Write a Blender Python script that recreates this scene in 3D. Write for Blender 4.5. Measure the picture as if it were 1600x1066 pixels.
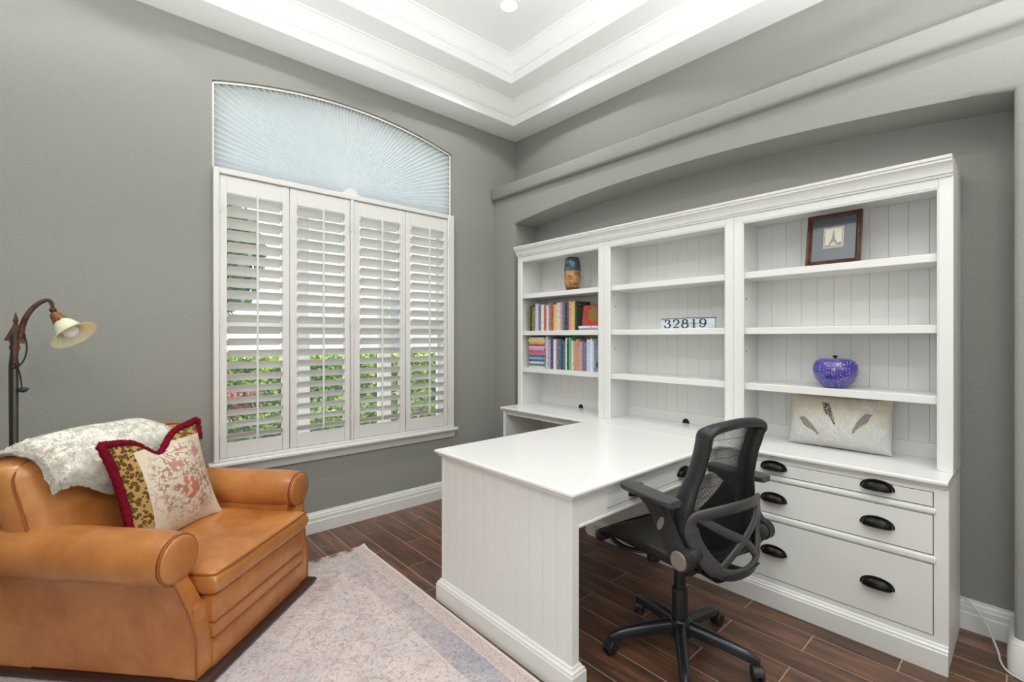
import bpy, bmesh, math, random
from mathutils import Matrix, Vector, noise
random.seed(11)
for _o in list(bpy.data.objects):
    bpy.data.objects.remove(_o)
scene = bpy.context.scene
col = scene.collection
PI = math.pi
R = math.radians

# ------------------------------------------------------------------ camera, world, exposure
cam_d = bpy.data.cameras.new('camera')
cam = bpy.data.objects.new('camera', cam_d)
col.objects.link(cam)
cam.location = (0, 0, 1.33)
cam.rotation_euler = (R(90), 0, R(-41.83))
cam_d.sensor_fit = 'HORIZONTAL'
cam_d.sensor_width = 36
cam_d.lens = 731.3 * 36 / 1600
cam_d.shift_y = -5.5 / 1600
cam_d.clip_start = 0.02
scene.camera = cam

world = bpy.data.worlds.new('overcast_sky')
scene.world = world
world.use_nodes = True
bg = world.node_tree.nodes['Background']
bg.inputs[0].default_value = (0.93, 0.965, 1.0, 1)
bg.inputs[1].default_value = 4.5

vs = scene.view_settings
vs.view_transform = 'Standard'
vs.look = 'None'
vs.gamma = 1
vs.use_curve_mapping = False
vs.exposure = -0.40
CAN_POWER = 44
# added uplights that brighten the ceiling like bounced flashes, unseen beyond the frame
for _loc, _p, _a in (((-.3, -.4, 1.0), 420, 138), ((-1.1, .4, 1.0), 140, 126), ((1.2, -1.0, 1.0), 270, 112)):
    fl_d = bpy.data.lights.new('added_uplight', 'SPOT')
    fl_d.energy = _p; fl_d.spot_size = R(_a); fl_d.spot_blend = .3; fl_d.shadow_soft_size = .15; fl_d.color = (.97, 1, 1)
    uplight = bpy.data.objects.new('added_uplight', fl_d)
    col.objects.link(uplight)
    uplight.location = _loc; uplight.rotation_euler = (R(180), 0, 0)

# ------------------------------------------------------------------ materials
MATS = {}
def lin(c):
    return tuple((x / 12.92 if x <= .04045 else ((x + .055) / 1.055) ** 2.4) for x in c)
def rgb(r, g, b):
    return lin((r / 255, g / 255, b / 255)) + (1,)
def mat(name, color, rough=.5, metal=0, spec=.5, **kw):
    m = bpy.data.materials.new(name)
    m.use_nodes = True
    p = m.node_tree.nodes['Principled BSDF']
    p.inputs['Base Color'].default_value = color
    p.inputs['Roughness'].default_value = rough
    p.inputs['Metallic'].default_value = metal
    p.inputs['Specular IOR Level'].default_value = spec
    for k, v in kw.items():
        p.inputs[k.replace('_', ' ')].default_value = v
    MATS[name] = m
    return m
def nt(m):
    return m.node_tree.nodes, m.node_tree.links, m.node_tree.nodes['Principled BSDF']
def add_bump(m, scale, strength, dist=.002, detail=3, coord='Object'):
    n, l, p = nt(m)
    tc = n.new('ShaderNodeTexCoord'); tx = n.new('ShaderNodeTexNoise'); b = n.new('ShaderNodeBump')
    tx.inputs['Scale'].default_value = scale; tx.inputs['Detail'].default_value = detail
    b.inputs['Strength'].default_value = strength; b.inputs['Distance'].default_value = dist
    l.new(tc.outputs[coord], tx.inputs['Vector']); l.new(tx.outputs['Fac'], b.inputs['Height'])
    l.new(b.outputs['Normal'], p.inputs['Normal'])
    return m
def ramp_node(n, stops):
    r = n.new('ShaderNodeValToRGB')
    els = r.color_ramp.elements
    els[0].position, els[0].color = stops[0]
    els[1].position, els[1].color = stops[-1]
    for pos, c in stops[1:-1]:
        e = els.new(pos); e.color = c
    return r
def add_noise_color(m, scale, stops, detail=4, vecscale=(1, 1, 1), coord='Object', rnd=False, rough=.6, distort=0):
    n, l, p = nt(m)
    tc = n.new('ShaderNodeTexCoord'); mp = n.new('ShaderNodeMapping'); tx = n.new('ShaderNodeTexNoise')
    mp.inputs['Scale'].default_value = vecscale
    tx.inputs['Scale'].default_value = scale; tx.inputs['Detail'].default_value = detail
    tx.inputs['Roughness'].default_value = rough; tx.inputs['Distortion'].default_value = distort
    l.new(tc.outputs[coord], mp.inputs['Vector'])
    if rnd:
        oi = n.new('ShaderNodeObjectInfo'); mu = n.new('ShaderNodeMath'); mu.operation = 'MULTIPLY'
        mu.inputs[1].default_value = 37.0
        cb = n.new('ShaderNodeCombineXYZ')
        l.new(oi.outputs['Random'], mu.inputs[0])
        for i in range(3):
            l.new(mu.outputs[0], cb.inputs[i])
        l.new(cb.outputs[0], mp.inputs['Location'])
    l.new(mp.outputs[0], tx.inputs['Vector'])
    r = ramp_node(n, stops)
    l.new(tx.outputs['Fac'], r.inputs[0])
    l.new(r.outputs[0], p.inputs['Base Color'])
    return r, tx

def g_(v, w=0):
    return (v + w, v, v - w, 1)

wall_m = mat('grey_wall_paint', rgb(154, 154, 149), .85, spec=.2)
add_bump(wall_m, 75, .42, .005, 2)
ceil_m = mat('white_ceiling_paint', (.92, .92, .905, 1), .9, spec=.2)
add_bump(ceil_m, 80, .12, .003, 2)
trim_m = mat('white_trim_paint', (.82, .82, .80, 1), .35)
furn_m = mat('white_lacquer', (.83, .83, .81, 1), .32)
top_m = mat('white_lacquer_top', (.86, .86, .845, 1), .22)
shut_m = mat('white_shutter_paint', (.78, .77, .745, 1), .4)
grout_m = mat('tan_grout', rgb(178, 160, 146), .9)
plank_m = mat('brown_wood_tile', (.1, .05, .03, 1), .3)
def _plank():
    n, l, p = nt(plank_m)
    r, tx = add_noise_color(plank_m, 3.2, [(.24, rgb(56, 42, 37)), (.40, rgb(86, 62, 51)), (.54, rgb(112, 78, 61)), (.70, rgb(146, 98, 72))],
                            6, (9, 1, 1), rnd=True, rough=.65)
    oi = n.new('ShaderNodeObjectInfo'); mr = n.new('ShaderNodeMapRange')
    mr.inputs[3].default_value = .72; mr.inputs[4].default_value = 1.12
    hs = n.new('ShaderNodeHueSaturation')
    l.new(oi.outputs['Random'], mr.inputs[0]); l.new(mr.outputs[0], hs.inputs['Value'])
    l.new(r.outputs[0], hs.inputs['Color']); l.new(hs.outputs[0], p.inputs['Base Color'])
    b = n.new('ShaderNodeBump'); b.inputs['Strength'].default_value = .12; b.inputs['Distance'].default_value = .002
    l.new(tx.outputs['Fac'], b.inputs['Height']); l.new(b.outputs[0], p.inputs['Normal'])
_plank()
black_metal = mat('dark_bronze', rgb(38, 35, 32), .32, .75)
chair_pl = mat('black_plastic', rgb(40, 40, 42), .42)
chair_gl = mat('gloss_black_nylon', rgb(34, 36, 41), .22)
chair_gr = mat('charcoal_plastic', rgb(66, 65, 66), .45)
chair_bt = mat('taupe_plastic', rgb(128, 117, 110), .4)
chair_fb = mat('black_mesh_fabric', rgb(30, 30, 32), .8)
chair_seat = mat('black_bonded_leather', rgb(36, 33, 31), .38)
add_bump(chair_seat, 40, .15, .002)
leather = mat('tan_leather', rgb(190, 125, 62), .36)
def _leather():
    n, l, p = nt(leather)
    r, tx = add_noise_color(leather, 3.0, [(.22, rgb(140, 80, 36)), (.42, rgb(180, 112, 56)), (.58, rgb(199, 131, 70)), (.78, rgb(216, 156, 96))], 7, rough=.7)
    p.inputs['Coat Weight'].default_value = .35; p.inputs['Coat Roughness'].default_value = .22
    t2 = n.new('ShaderNodeTexNoise'); t2.inputs['Scale'].default_value = 9; t2.inputs['Detail'].default_value = 6
    tc = n.new('ShaderNodeTexCoord'); l.new(tc.outputs['Object'], t2.inputs['Vector'])
    b = n.new('ShaderNodeBump'); b.inputs['Strength'].default_value = .35; b.inputs['Distance'].default_value = .012
    l.new(t2.outputs['Fac'], b.inputs['Height']); l.new(b.outputs[0], p.inputs['Normal'])
    mr = n.new('ShaderNodeMapRange'); mr.inputs[3].default_value = .20; mr.inputs[4].default_value = .46
    l.new(t2.outputs['Fac'], mr.inputs[0]); l.new(mr.outputs[0], p.inputs['Roughness'])
_leather()
piping_m = mat('brown_piping', rgb(150, 88, 40), .4)
darkwood = mat('dark_mahogany', rgb(58, 32, 28), .3)
wool_m = mat('cream_wool', rgb(253, 247, 234), .95, spec=.1, Subsurface_Weight=.6, Subsurface_Radius=(.03, .028, .024), Subsurface_Scale=1.0)
fringe_m = mat('burgundy_fringe', rgb(122, 20, 40), .9, spec=.1)
rust_m = mat('aged_bronze', rgb(88, 62, 50), .5, .45)
add_noise_color(rust_m, 25, [(.3, rgb(62, 44, 38)), (.7, rgb(120, 84, 62))])
brass_m = mat('antique_brass', rgb(150, 104, 66), .45, .5)
shade_m = mat('cream_glass_shade', rgb(246, 234, 200), .25)
MATS['cream_glass_shade'].node_tree.nodes['Principled BSDF'].inputs['Subsurface Weight'].default_value = .3
bulb_m = mat('white_bulb_glass', rgb(252, 252, 250), .2)
cord_blk = mat('black_cord', rgb(30, 28, 28), .6)
cord_wht = mat('white_cord', rgb(215, 213, 208), .5)
black_m = mat('black_hole', rgb(14, 13, 12), .8)
page_m = mat('book_pages', rgb(236, 230, 216), .9)
lens_m = bpy.data.materials.new('lit_lens'); lens_m.use_nodes = True
_e = lens_m.node_tree.nodes.new('ShaderNodeEmission'); _e.inputs[0].default_value = (1, .97, .92, 1); _e.inputs[1].default_value = 6
lens_m.node_tree.links.new(_e.outputs[0], lens_m.node_tree.nodes['Material Output'].inputs[0])
glass_m = bpy.data.materials.new('window_glass'); glass_m.use_nodes = True
def _glass():
    n = glass_m.node_tree.nodes; l = glass_m.node_tree.links
    n.remove(n['Principled BSDF'])
    t = n.new('ShaderNodeBsdfTransparent'); g = n.new('ShaderNodeBsdfGlossy'); mx = n.new('ShaderNodeMixShader')
    g.inputs['Roughness'].default_value = .02; mx.inputs[0].default_value = .05
    t.inputs[0].default_value = (.96, .98, .97, 1)
    l.new(t.outputs[0], mx.inputs[1]); l.new(g.outputs[0], mx.inputs[2]); l.new(mx.outputs[0], n['Material Output'].inputs[0])
_glass()
fan_m = bpy.data.materials.new('pleated_shade_fabric'); fan_m.use_nodes = True
def _fan():
    n = fan_m.node_tree.nodes; l = fan_m.node_tree.links
    n.remove(n['Principled BSDF'])
    d = n.new('ShaderNodeBsdfDiffuse'); t = n.new('ShaderNodeBsdfTranslucent'); mx = n.new('ShaderNodeMixShader')
    d.inputs[0].default_value = (.78, .79, .79, 1); t.inputs[0].default_value = (.50, .55, .60, 1)
    mx.inputs[0].default_value = .42
    l.new(d.outputs[0], mx.inputs[1]); l.new(t.outputs[0], mx.inputs[2]); l.new(mx.outputs[0], n['Material Output'].inputs[0])
_fan()
stucco_m = mat('pale_stucco', rgb(226, 222, 226), .9)
leaf_y = mat('lime_leaf', rgb(176, 196, 92), .5)
leaf_g = mat('green_leaf', rgb(96, 134, 66), .5)
leaf_d = mat('dark_green_leaf', rgb(66, 100, 70), .5)
leaf_r = mat('red_leaf', rgb(178, 92, 100), .5)
bark_m = mat('grey_bark', rgb(96, 84, 74), .9)
lawn_m = mat('mulch_and_lawn', rgb(120, 128, 100), .9)
add_noise_color(lawn_m, 3, [(.35, rgb(120, 122, 112)), (.65, rgb(110, 138, 84))])

# ------------------------------------------------------------------ mesh building helpers
class MB:
    def __init__(s):
        s.v = []; s.f = []; s.mi = []
    def add(s, vs, fs, mi=0):
        o = len(s.v)
        s.v += [tuple(p) for p in vs]
        s.f += [tuple(i + o for i in f) for f in fs]
        s.mi += [mi] * len(fs)
        return s
    def box(s, x0, x1, y0, y1, z0, z1, mi=0):
        v = [(x, y, z) for x in (x0, x1) for y in (y0, y1) for z in (z0, z1)]
        return s.add(v, [(0, 1, 3, 2), (4, 6, 7, 5), (0, 4, 5, 1), (2, 3, 7, 6), (0, 2, 6, 4), (1, 5, 7, 3)], mi)
    def rbox(s, x0, x1, y0, y1, z0, z1, r=.005, seg=2, mi=0):
        bm = bmesh.new()
        bmesh.ops.create_cube(bm, size=1)
        for v in bm.verts:
            v.co = ((x0 + x1) / 2 + v.co.x * (x1 - x0), (y0 + y1) / 2 + v.co.y * (y1 - y0), (z0 + z1) / 2 + v.co.z * (z1 - z0))
        r = min(r, .49 * min(abs(x1 - x0), abs(y1 - y0), abs(z1 - z0)))
        bmesh.ops.bevel(bm, geom=bm.edges[:], offset=r, segments=seg, profile=.5, affect='EDGES')
        bm.verts.index_update()
        s.add([v.co[:] for v in bm.verts], [[v.index for v in f.verts] for f in bm.faces], mi)
        bm.free()
        return s
    def prism(s, poly, axis, a0, a1, mi=0):
        n = len(poly)
        def mk(p, a):
            if axis == 'x': return (a, p[0], p[1])
            if axis == 'y': return (p[0], a, p[1])
            return (p[0], p[1], a)
        v = [mk(p, a0) for p in poly] + [mk(p, a1) for p in poly]
        f = [tuple(range(n)), tuple(range(2 * n - 1, n - 1, -1))]
        f += [(i, (i + 1) % n, n + (i + 1) % n, n + i) for i in range(n)]
        return s.add(v, f, mi)
    def loft(s, secs, closed=False, caps=True, mi=0):
        n = len(secs[0]); m = len(secs)
        v = [p for sec in secs for p in sec]; f = []
        for i in range(m if closed else m - 1):
            a = i * n; b = ((i + 1) % m) * n
            for j in range(n):
                k = (j + 1) % n
                f.append((a + j, a + k, b + k, b + j))
        if caps and not closed:
            f.append(tuple(range(n))); f.append(tuple(range((m - 1) * n, m * n)))
        return s.add(v, f, mi)
    def tube(s, pts, r, n=8, closed=False, caps=True, flat=1.0, up=None, mi=0):
        pts = [Vector(p) for p in pts]; m = len(pts)
        if not hasattr(r, '__len__'): r = [r] * m
        secs = []; ref = None
        for i, p in enumerate(pts):
            a = pts[(i - 1) % m] if (closed or i > 0) else p
            b = pts[(i + 1) % m] if (closed or i < m - 1) else p
            t = (b - a).normalized()
            if up is not None:
                u = Vector(up)
            else:
                u = ref if ref is not None else (Vector((0, 0, 1)) if abs(t.z) < .9 else Vector((1, 0, 0)))
            u = (u - t * u.dot(t)).normalized(); w = t.cross(u); ref = u
            secs.append([p + (u * math.cos(2 * PI * k / n) * flat + w * math.sin(2 * PI * k / n)) * r[i] for k in range(n)])
        return s.loft(secs, closed, caps, mi)
    def bar(s, pts, width, thick, up, closed=False, mi=0, bev=.25):
        """rectangular-ish ribbon swept along pts; 'up' is the thickness direction"""
        pts = [Vector(p) for p in pts]; m = len(pts); secs = []
        ws = width if hasattr(width, '__len__') else [width] * m
        for i, p in enumerate(pts):
            a = pts[(i - 1) % m] if (closed or i > 0) else p
            b = pts[(i + 1) % m] if (closed or i < m - 1) else p
            t = (b - a).normalized()
            u = Vector(up(i) if callable(up) else up); u = (u - t * u.dot(t)).normalized(); w = t.cross(u)
            hw = ws[i] / 2; ht = thick / 2; c = bev * thick
            prof = [(hw - c, ht), (hw, ht - c), (hw, -ht + c), (hw - c, -ht), (-hw + c, -ht), (-hw, -ht + c), (-hw, ht - c), (-hw + c, ht)]
            secs.append([p + w * x + u * y for x, y in prof])
        return s.loft(secs, closed, True, mi)
    def lathe(s, prof, n=24, c=(0, 0, 0), axis='z', mi=0):
        v = []; f = []; m = len(prof)
        for r, z in prof:
            for k in range(n):
                a = 2 * PI * k / n
                q = (r * math.cos(a), r * math.sin(a), z)
                if axis == 'x': q = (q[2], q[0], q[1])
                if axis == 'y': q = (q[0], q[2], q[1])
                v.append((q[0] + c[0], q[1] + c[1], q[2] + c[2]))
        for i in range(m - 1):
            for k in range(n):
                j = (k + 1) % n
                f.append((i * n + k, i * n + j, (i + 1) * n + j, (i + 1) * n + k))
        f.append(tuple(range(n))); f.append(tuple(range((m - 1) * n, m * n)))
        return s.add(v, f, mi)
    def grid(s, fn, nu, nv, mi=0):
        v = [fn(i / nu, j / nv) for i in range(nu + 1) for j in range(nv + 1)]
        f = [(i * (nv + 1) + j, (i + 1) * (nv + 1) + j, (i + 1) * (nv + 1) + j + 1, i * (nv + 1) + j + 1) for i in range(nu) for j in range(nv)]
        return s.add(v, f, mi)
    def cushion(s, hx, hy, T, p=4, q=2, nu=24, nv=24, fn=None, mi=0):
        """soft block: plan half sizes hx, hy, half thickness T; fn(x,y,z,u,v)->xyz deforms"""
        for sg in (1, -1):
            def g(a, b):
                u = math.sin((a - .5) * PI); v = math.sin((b - .5) * PI)
                t = T * max(0, 1 - abs(u) ** p) ** (1 / q) * max(0, 1 - abs(v) ** p) ** (1 / q)
                x, y, z = hx * u, hy * v, sg * t
                return fn(x, y, z, u, v) if fn else (x, y, z)
            s.grid(g, nu, nv, mi)
        return s
    def xf(s, M, start=0):
        s.v = s.v[:start] + [tuple(M @ Vector(p)) for p in s.v[start:]]
        return s
    def mesh(s, name, mats, smooth=None, weld=1e-5):
        bm = bmesh.new()
        vv = [bm.verts.new(p) for p in s.v]
        for f, mi in zip(s.f, s.mi):
            try:
                ff = bm.faces.new([vv[i] for i in f]); ff.material_index = mi
            except ValueError:
                pass
        if weld:
            bmesh.ops.remove_doubles(bm, verts=bm.verts[:], dist=weld)
        bmesh.ops.recalc_face_normals(bm, faces=bm.faces[:])
        me = bpy.data.meshes.new(name)
        bm.to_mesh(me); bm.free()
        for m in (mats if isinstance(mats, (list, tuple)) else [mats]):
            me.materials.append(m)
        if smooth is not None:
            me.polygons.foreach_set('use_smooth', [True] * len(me.polygons))
            me.set_sharp_from_angle(angle=R(smooth))
        return me
    def build(s, name, mats, parent=None, smooth=None, world=False, label=None, weld=1e-5):
        if world and parent is not None:
            s.xf(WM[root_of(parent)].inverted())
        o = bpy.data.objects.new(name, s.mesh(name, mats, smooth, weld))
        col.objects.link(o)
        if parent is not None:
            o.parent = parent
        if label: o['label'] = label
        return o

def smooth(pts, n=2, closed=False):
    pts = [tuple(p) for p in pts]
    for _ in range(n):
        q = [] if closed else [pts[0]]
        nx = pts[1:] + ([pts[0]] if closed else [])
        for a, b in zip(pts, nx):
            q += [tuple(.75 * x + .25 * y for x, y in zip(a, b)), tuple(.25 * x + .75 * y for x, y in zip(a, b))]
        if not closed: q.append(pts[-1])
        pts = q
    return pts
WM = {}
def root_of(o):
    while o.parent is not None:
        o = o.parent
    return o
def thing(name, label, cat, loc=(0, 0, 0), rotz=0, group=None):
    o = bpy.data.objects.new(name, None)
    o.empty_display_size = .1
    col.objects.link(o)
    o.location = loc; o.rotation_euler = (0, 0, rotz)
    o['label'] = label; o['category'] = cat
    if group: o['group'] = group
    WM[o] = Matrix.Translation(loc) @ Matrix.Rotation(rotz, 4, 'Z')
    return o
def tag(o, label, cat, group=None):
    o['label'] = label; o['category'] = cat
    if group: o['group'] = group
    return o
def struct(o, label=None):
    o['kind'] = 'structure'
    if label: o['label'] = label
    return o
def set_root(o):
    WM[o] = Matrix.Translation(o.location) @ Matrix.Rotation(o.rotation_euler.z, 4, 'Z')
    return o
PIECES = {}
def piece(name, dims, center, matl, parent, r=0, rot=None):
    """a small shared-mesh board/tile; center given in the root's local frame"""
    key = (name, tuple(round(d, 4) for d in dims), matl.name, r)
    if key not in PIECES:
        m = MB()
        a, b, c = (d / 2 for d in dims)
        if r: m.rbox(-a, a, -b, b, -c, c, r, 1)
        else: m.box(-a, a, -b, b, -c, c)
        PIECES[key] = m.mesh(name, matl)
    o = bpy.data.objects.new(name, PIECES[key])
    col.objects.link(o)
    o.parent = parent; o.location = center
    if rot: o.rotation_euler = rot
    return o

# ------------------------------------------------------------------ room shell
YW, XR, XN = 3.28, 2.98, 2.717          # window wall, right wall, face of the niche surround
XL, YB = -1.45, -1.35                   # walls behind the camera
ZS = 3.176                              # lowest soffit
def shell():
    fl = MB().box(XL, XR, YB, YW, -.06, -.0014).build('floor', grout_m)
    struct(fl, 'dark brown wood-look tile floor with tan grout joints')
    PL, PW, G, T = .587, .1475, .0040, .012
    k = 0
    x1 = 2.39 + 5 * PW
    while x1 > -.75:
        x0 = x1 - PW
        row = round((2.39 - x0) / PW)
        off = .953 if row % 2 == 0 else .660
        y = off - 4 * PL
        while y < YW:
            a, b = max(y, -.6), min(y + PL, YW)
            c, d = max(x0, -.75), min(x1, XR)
            if b - a > .02 and d - c > .02:
                piece('plank', (d - c - G, b - a - G, T), ((c + d) / 2, (a + b) / 2, -T / 2), plank_m, fl, .0012)
            y += PL
        x1 = x0
    # window wall with the arched opening
    wx0, wx1, wz0, zsp, zap = .53, 2.253, .56, 2.873, 2.995
    hc = (wx1 - wx0) / 2; cx = (wx0 + wx1) / 2; sag = zap - zsp; RR = (hc * hc + sag * sag) / (2 * sag)
    arch = lambda x: zap - RR + math.sqrt(RR * RR - (x - cx) ** 2)
    N = 28
    xs = [wx0 + (wx1 - wx0) * i / N for i in range(N + 1)]
    m = MB()
    y0, y1 = YW, YW + .16
    m.box(XL - .15, wx0, y0, y1, -.06, 3.7); m.box(wx1, XR + .15, y0, y1, -.06, 3.7); m.box(wx0, wx1, y0, y1, -.06, wz0)
    for i in range(N):
        a, b = xs[i], xs[i + 1]
        v = [(a, y0, arch(a)), (b, y0, arch(b)), (b, y0, 3.7), (a, y0, 3.7), (a, y1, arch(a)), (b, y1, arch(b)), (b, y1, 3.7), (a, y1, 3.7)]
        m.add(v, [(0, 1, 2, 3), (7, 6, 5, 4), (0, 4, 5, 1), (3, 2, 6, 7)])
    struct(m.build('wall_window', wall_m), 'grey textured wall with the arched window')
    struct(MB().box(XR, XR + .15, YB - .15, YW, -.06, 3.7).build('wall_right', wall_m), 'grey wall behind the bookcases')
    # niche surround: U shaped with a shallow arch
    Na = 24; yl, yr, zl, za = 3.012, .055, 2.315, 2.412
    hc2 = (yl - yr) / 2; s2 = za - zl; R2 = (hc2 ** 2 + s2 ** 2) / (2 * s2); cy = (yl + yr) / 2
    arc2 = [(yl + (yr - yl) * i / Na) for i in range(Na + 1)]
    inner = [(y, za - R2 + math.sqrt(R2 * R2 - (y - cy) ** 2)) for y in arc2]
    poly = [(YW, 0), (YW, 2.6), (YB, 2.6), (YB, 0), (yr, 0)] + inner[::-1] + [(yl, 0)]
    bm = bmesh.new()
    fr = [bm.verts.new((XN, a, b)) for a, b in poly]
    f = bm.faces.new(fr)
    ex = bmesh.ops.extrude_face_region(bm, geom=[f])
    for v in [g for g in ex['geom'] if isinstance(g, bmesh.types.BMVert)]:
        v.co.x = XR
    bm.faces.ensure_lookup_table()
    keep = [e for e in bm.edges if all(abs(v.co.x - XN) < 1e-5 for v in e.verts)
            and all(.05 < v.co.y < 3.02 and v.co.z < 2.5 for v in e.verts) and not all(v.co.z < .001 for v in e.verts)]
    bmesh.ops.bevel(bm, geom=keep, offset=.022, segments=4, profile=.5, affect='EDGES')
    bmesh.ops.recalc_face_normals(bm, faces=bm.faces[:])
    me = bpy.data.meshes.new('wall_niche'); bm.to_mesh(me); bm.free(); me.materials.append(wall_m)
    me.polygons.foreach_set('use_smooth', [True] * len(me.polygons)); me.set_sharp_from_angle(angle=R(40))
    o = bpy.data.objects.new('wall_niche', me); col.objects.link(o)
    struct(o, 'grey built-out wall with an arched niche around the bookcases')
    o = MB().rbox(2.678, XR, YB, YW - .001, 2.562, 2.668, .018, 3).build('trim_1', wall_m, smooth=40)
    struct(o, 'grey ledge along the top of the niche wall')
    # unseen walls behind the camera; the left one has an added fill-light opening
    m = MB()
    m.box(XL, XR, YB - .15, YB, -.06, 3.7)
    struct(m.build('wall_back', wall_m), 'grey wall behind the viewer')
    m = MB()
    m.box(XL - .15, XL, YB, -.45, 0, 3.7); m.box(XL - .15, XL, .35, YW, 0, 3.7); m.box(XL - .15, XL, -.45, .35, 2.3, 3.7); m.box(XL - .15, XL, -.45, .35, -.06, .8)
    struct(m.build('wall_left', wall_m), 'grey side wall with an opening added to let in fill light')
    # tray ceiling as nested rectangular rings: (inset from walls, z)
    def ring(prof, name, matl, cap=False, smooth=None):
        m = MB(); secs = []
        for d, z in prof:
            secs.append([(XL + d, YB + d, z), (XR - d, YB + d, z), (XR - d, YW - d, z), (XL + d, YW - d, z)])
        m.loft(secs, caps=False)
        if cap:
            m.add(secs[-1], [(0, 1, 2, 3)])
        return m.build(name, matl, smooth=smooth)
    struct(ring([(-.02, ZS), (.245, ZS), (.245, 3.40)], 'ceiling', ceil_m), 'white stepped tray ceiling')
    c2 = ring([(.2, 3.352), (.498, 3.352), (.498, 3.56)], 'ceiling_step', ceil_m); struct(c2, 'upper step of the white tray ceiling')
    c3 = ring([(.45, 3.527), (.9, 3.527)], 'ceiling_top', ceil_m, True); struct(c3, 'flat top of the white tray ceiling')
    def crown(d0, zt, name, lab):
        p = [(d0 - .004, zt - .106), (d0 + .010, zt - .106), (d0 + .010, zt - .098), (d0 + .016, zt - .094), (d0 + .018, zt - .088), (d0 + .024, zt - .070), (d0 + .034, zt - .050), (d0 + .050, zt - .032), (d0 + .064, zt - .022), (d0 + .064, zt - .015), (d0 + .078, zt - .011), (d0 + .078, zt + .004)]
        o = ring(p, name, ceil_m, smooth=30); struct(o, lab)
    crown(.245, 3.352, 'trim_2', 'white crown moulding on the lower ceiling step')
    crown(.498, 3.527, 'trim_3', 'white crown moulding around the ceiling top')
    # baseboards
    prof = [(0, 0), (.020, 0), (.020, .075), (.0165, .082), (.0165, .104), (.013, .110), (.012, .120), (.006, .128), (.005, .136), (0, .138)]
    m = MB().prism([(YW - a, b) for a, b in prof], 'x', XL, XN - .001)
    struct(m.build('baseboard_window', trim_m), 'white moulded baseboard under the window')
    m = MB().prism([(XR - a, b) for a, b in prof], 'y', .0551, 3.0119)
    struct(m.build('baseboard_niche', trim_m), 'white moulded baseboard inside the niche')
    # around the right pier (rounded corner)
    path = [(XN, YB)] + [(XN + .022 - .022 * math.cos(a), .055 - .022 + .022 * math.sin(a)) for a in [PI / 2 * i / 5 for i in range(6)]] + [(XR - .021, .055)]
    nor = [(-1, 0)] + [(-math.cos(a), math.sin(a)) for a in [PI / 2 * i / 5 for i in range(6)]] + [(0, 1)]
    m = MB().loft([[(p[0] + n[0] * a, p[1] + n[1] * a, b) for a, b in prof] for p, n in zip(path, nor)])
    struct(m.build('baseboard_pier', trim_m, smooth=30), 'white moulded baseboard wrapping the right pier')
    m = MB().prism([(XN - a, b) for a, b in prof], 'y', 3.0121, YW - .021)
    struct(m.build('baseboard_right', trim_m), 'white baseboard on the narrow pier by the window wall')
    return arch, cx, (wx0, wx1, wz0)
ARCH, WCX, (WX0, WX1, WZ0) = shell()

# ------------------------------------------------------------------ recessed lights
def can(x, y, lab):
    t = thing('recessed_light', lab, 'light', (x, y, 3.527), group='recessed ceiling lights')
    MB().lathe([(.052, -.001), (.056, -.008), (.078, -.006), (.080, .004), (.052, .004)], 28).build('trim_ring', ceil_m, t, 40)
    MB().lathe([(.0, -.004), (.050, -.004), (.052, .003), (0, .003)], 24).build('lens', lens_m, t)
    ld = bpy.data.lights.new('can_lamp', 'SPOT'); ld.energy = CAN_POWER; ld.color = (1, .99, .965)
    ld.spot_size = R(138); ld.spot_blend = .12; ld.shadow_soft_size = .045
    lo = bpy.data.objects.new('can_lamp', ld); col.objects.link(lo); lo.parent = t; lo.location = (0, 0, -.02)
can(2.045, 2.316, 'round recessed ceiling light in the tray corner beside the window')
for xx, yy, ww in ((-.5, 2.316, 'in the window-side tray corner away from the bookcases'), (.77, 2.316, 'in the middle of the window side of the tray'), (2.045, -.38, 'in the tray corner above the right pier'),
                   (.77, -.38, 'in the middle of the tray side away from the window'), (-.5, -.38, 'in the tray corner farthest from window and bookcases')):
    can(xx, yy, 'round recessed ceiling light ' + ww)

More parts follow.
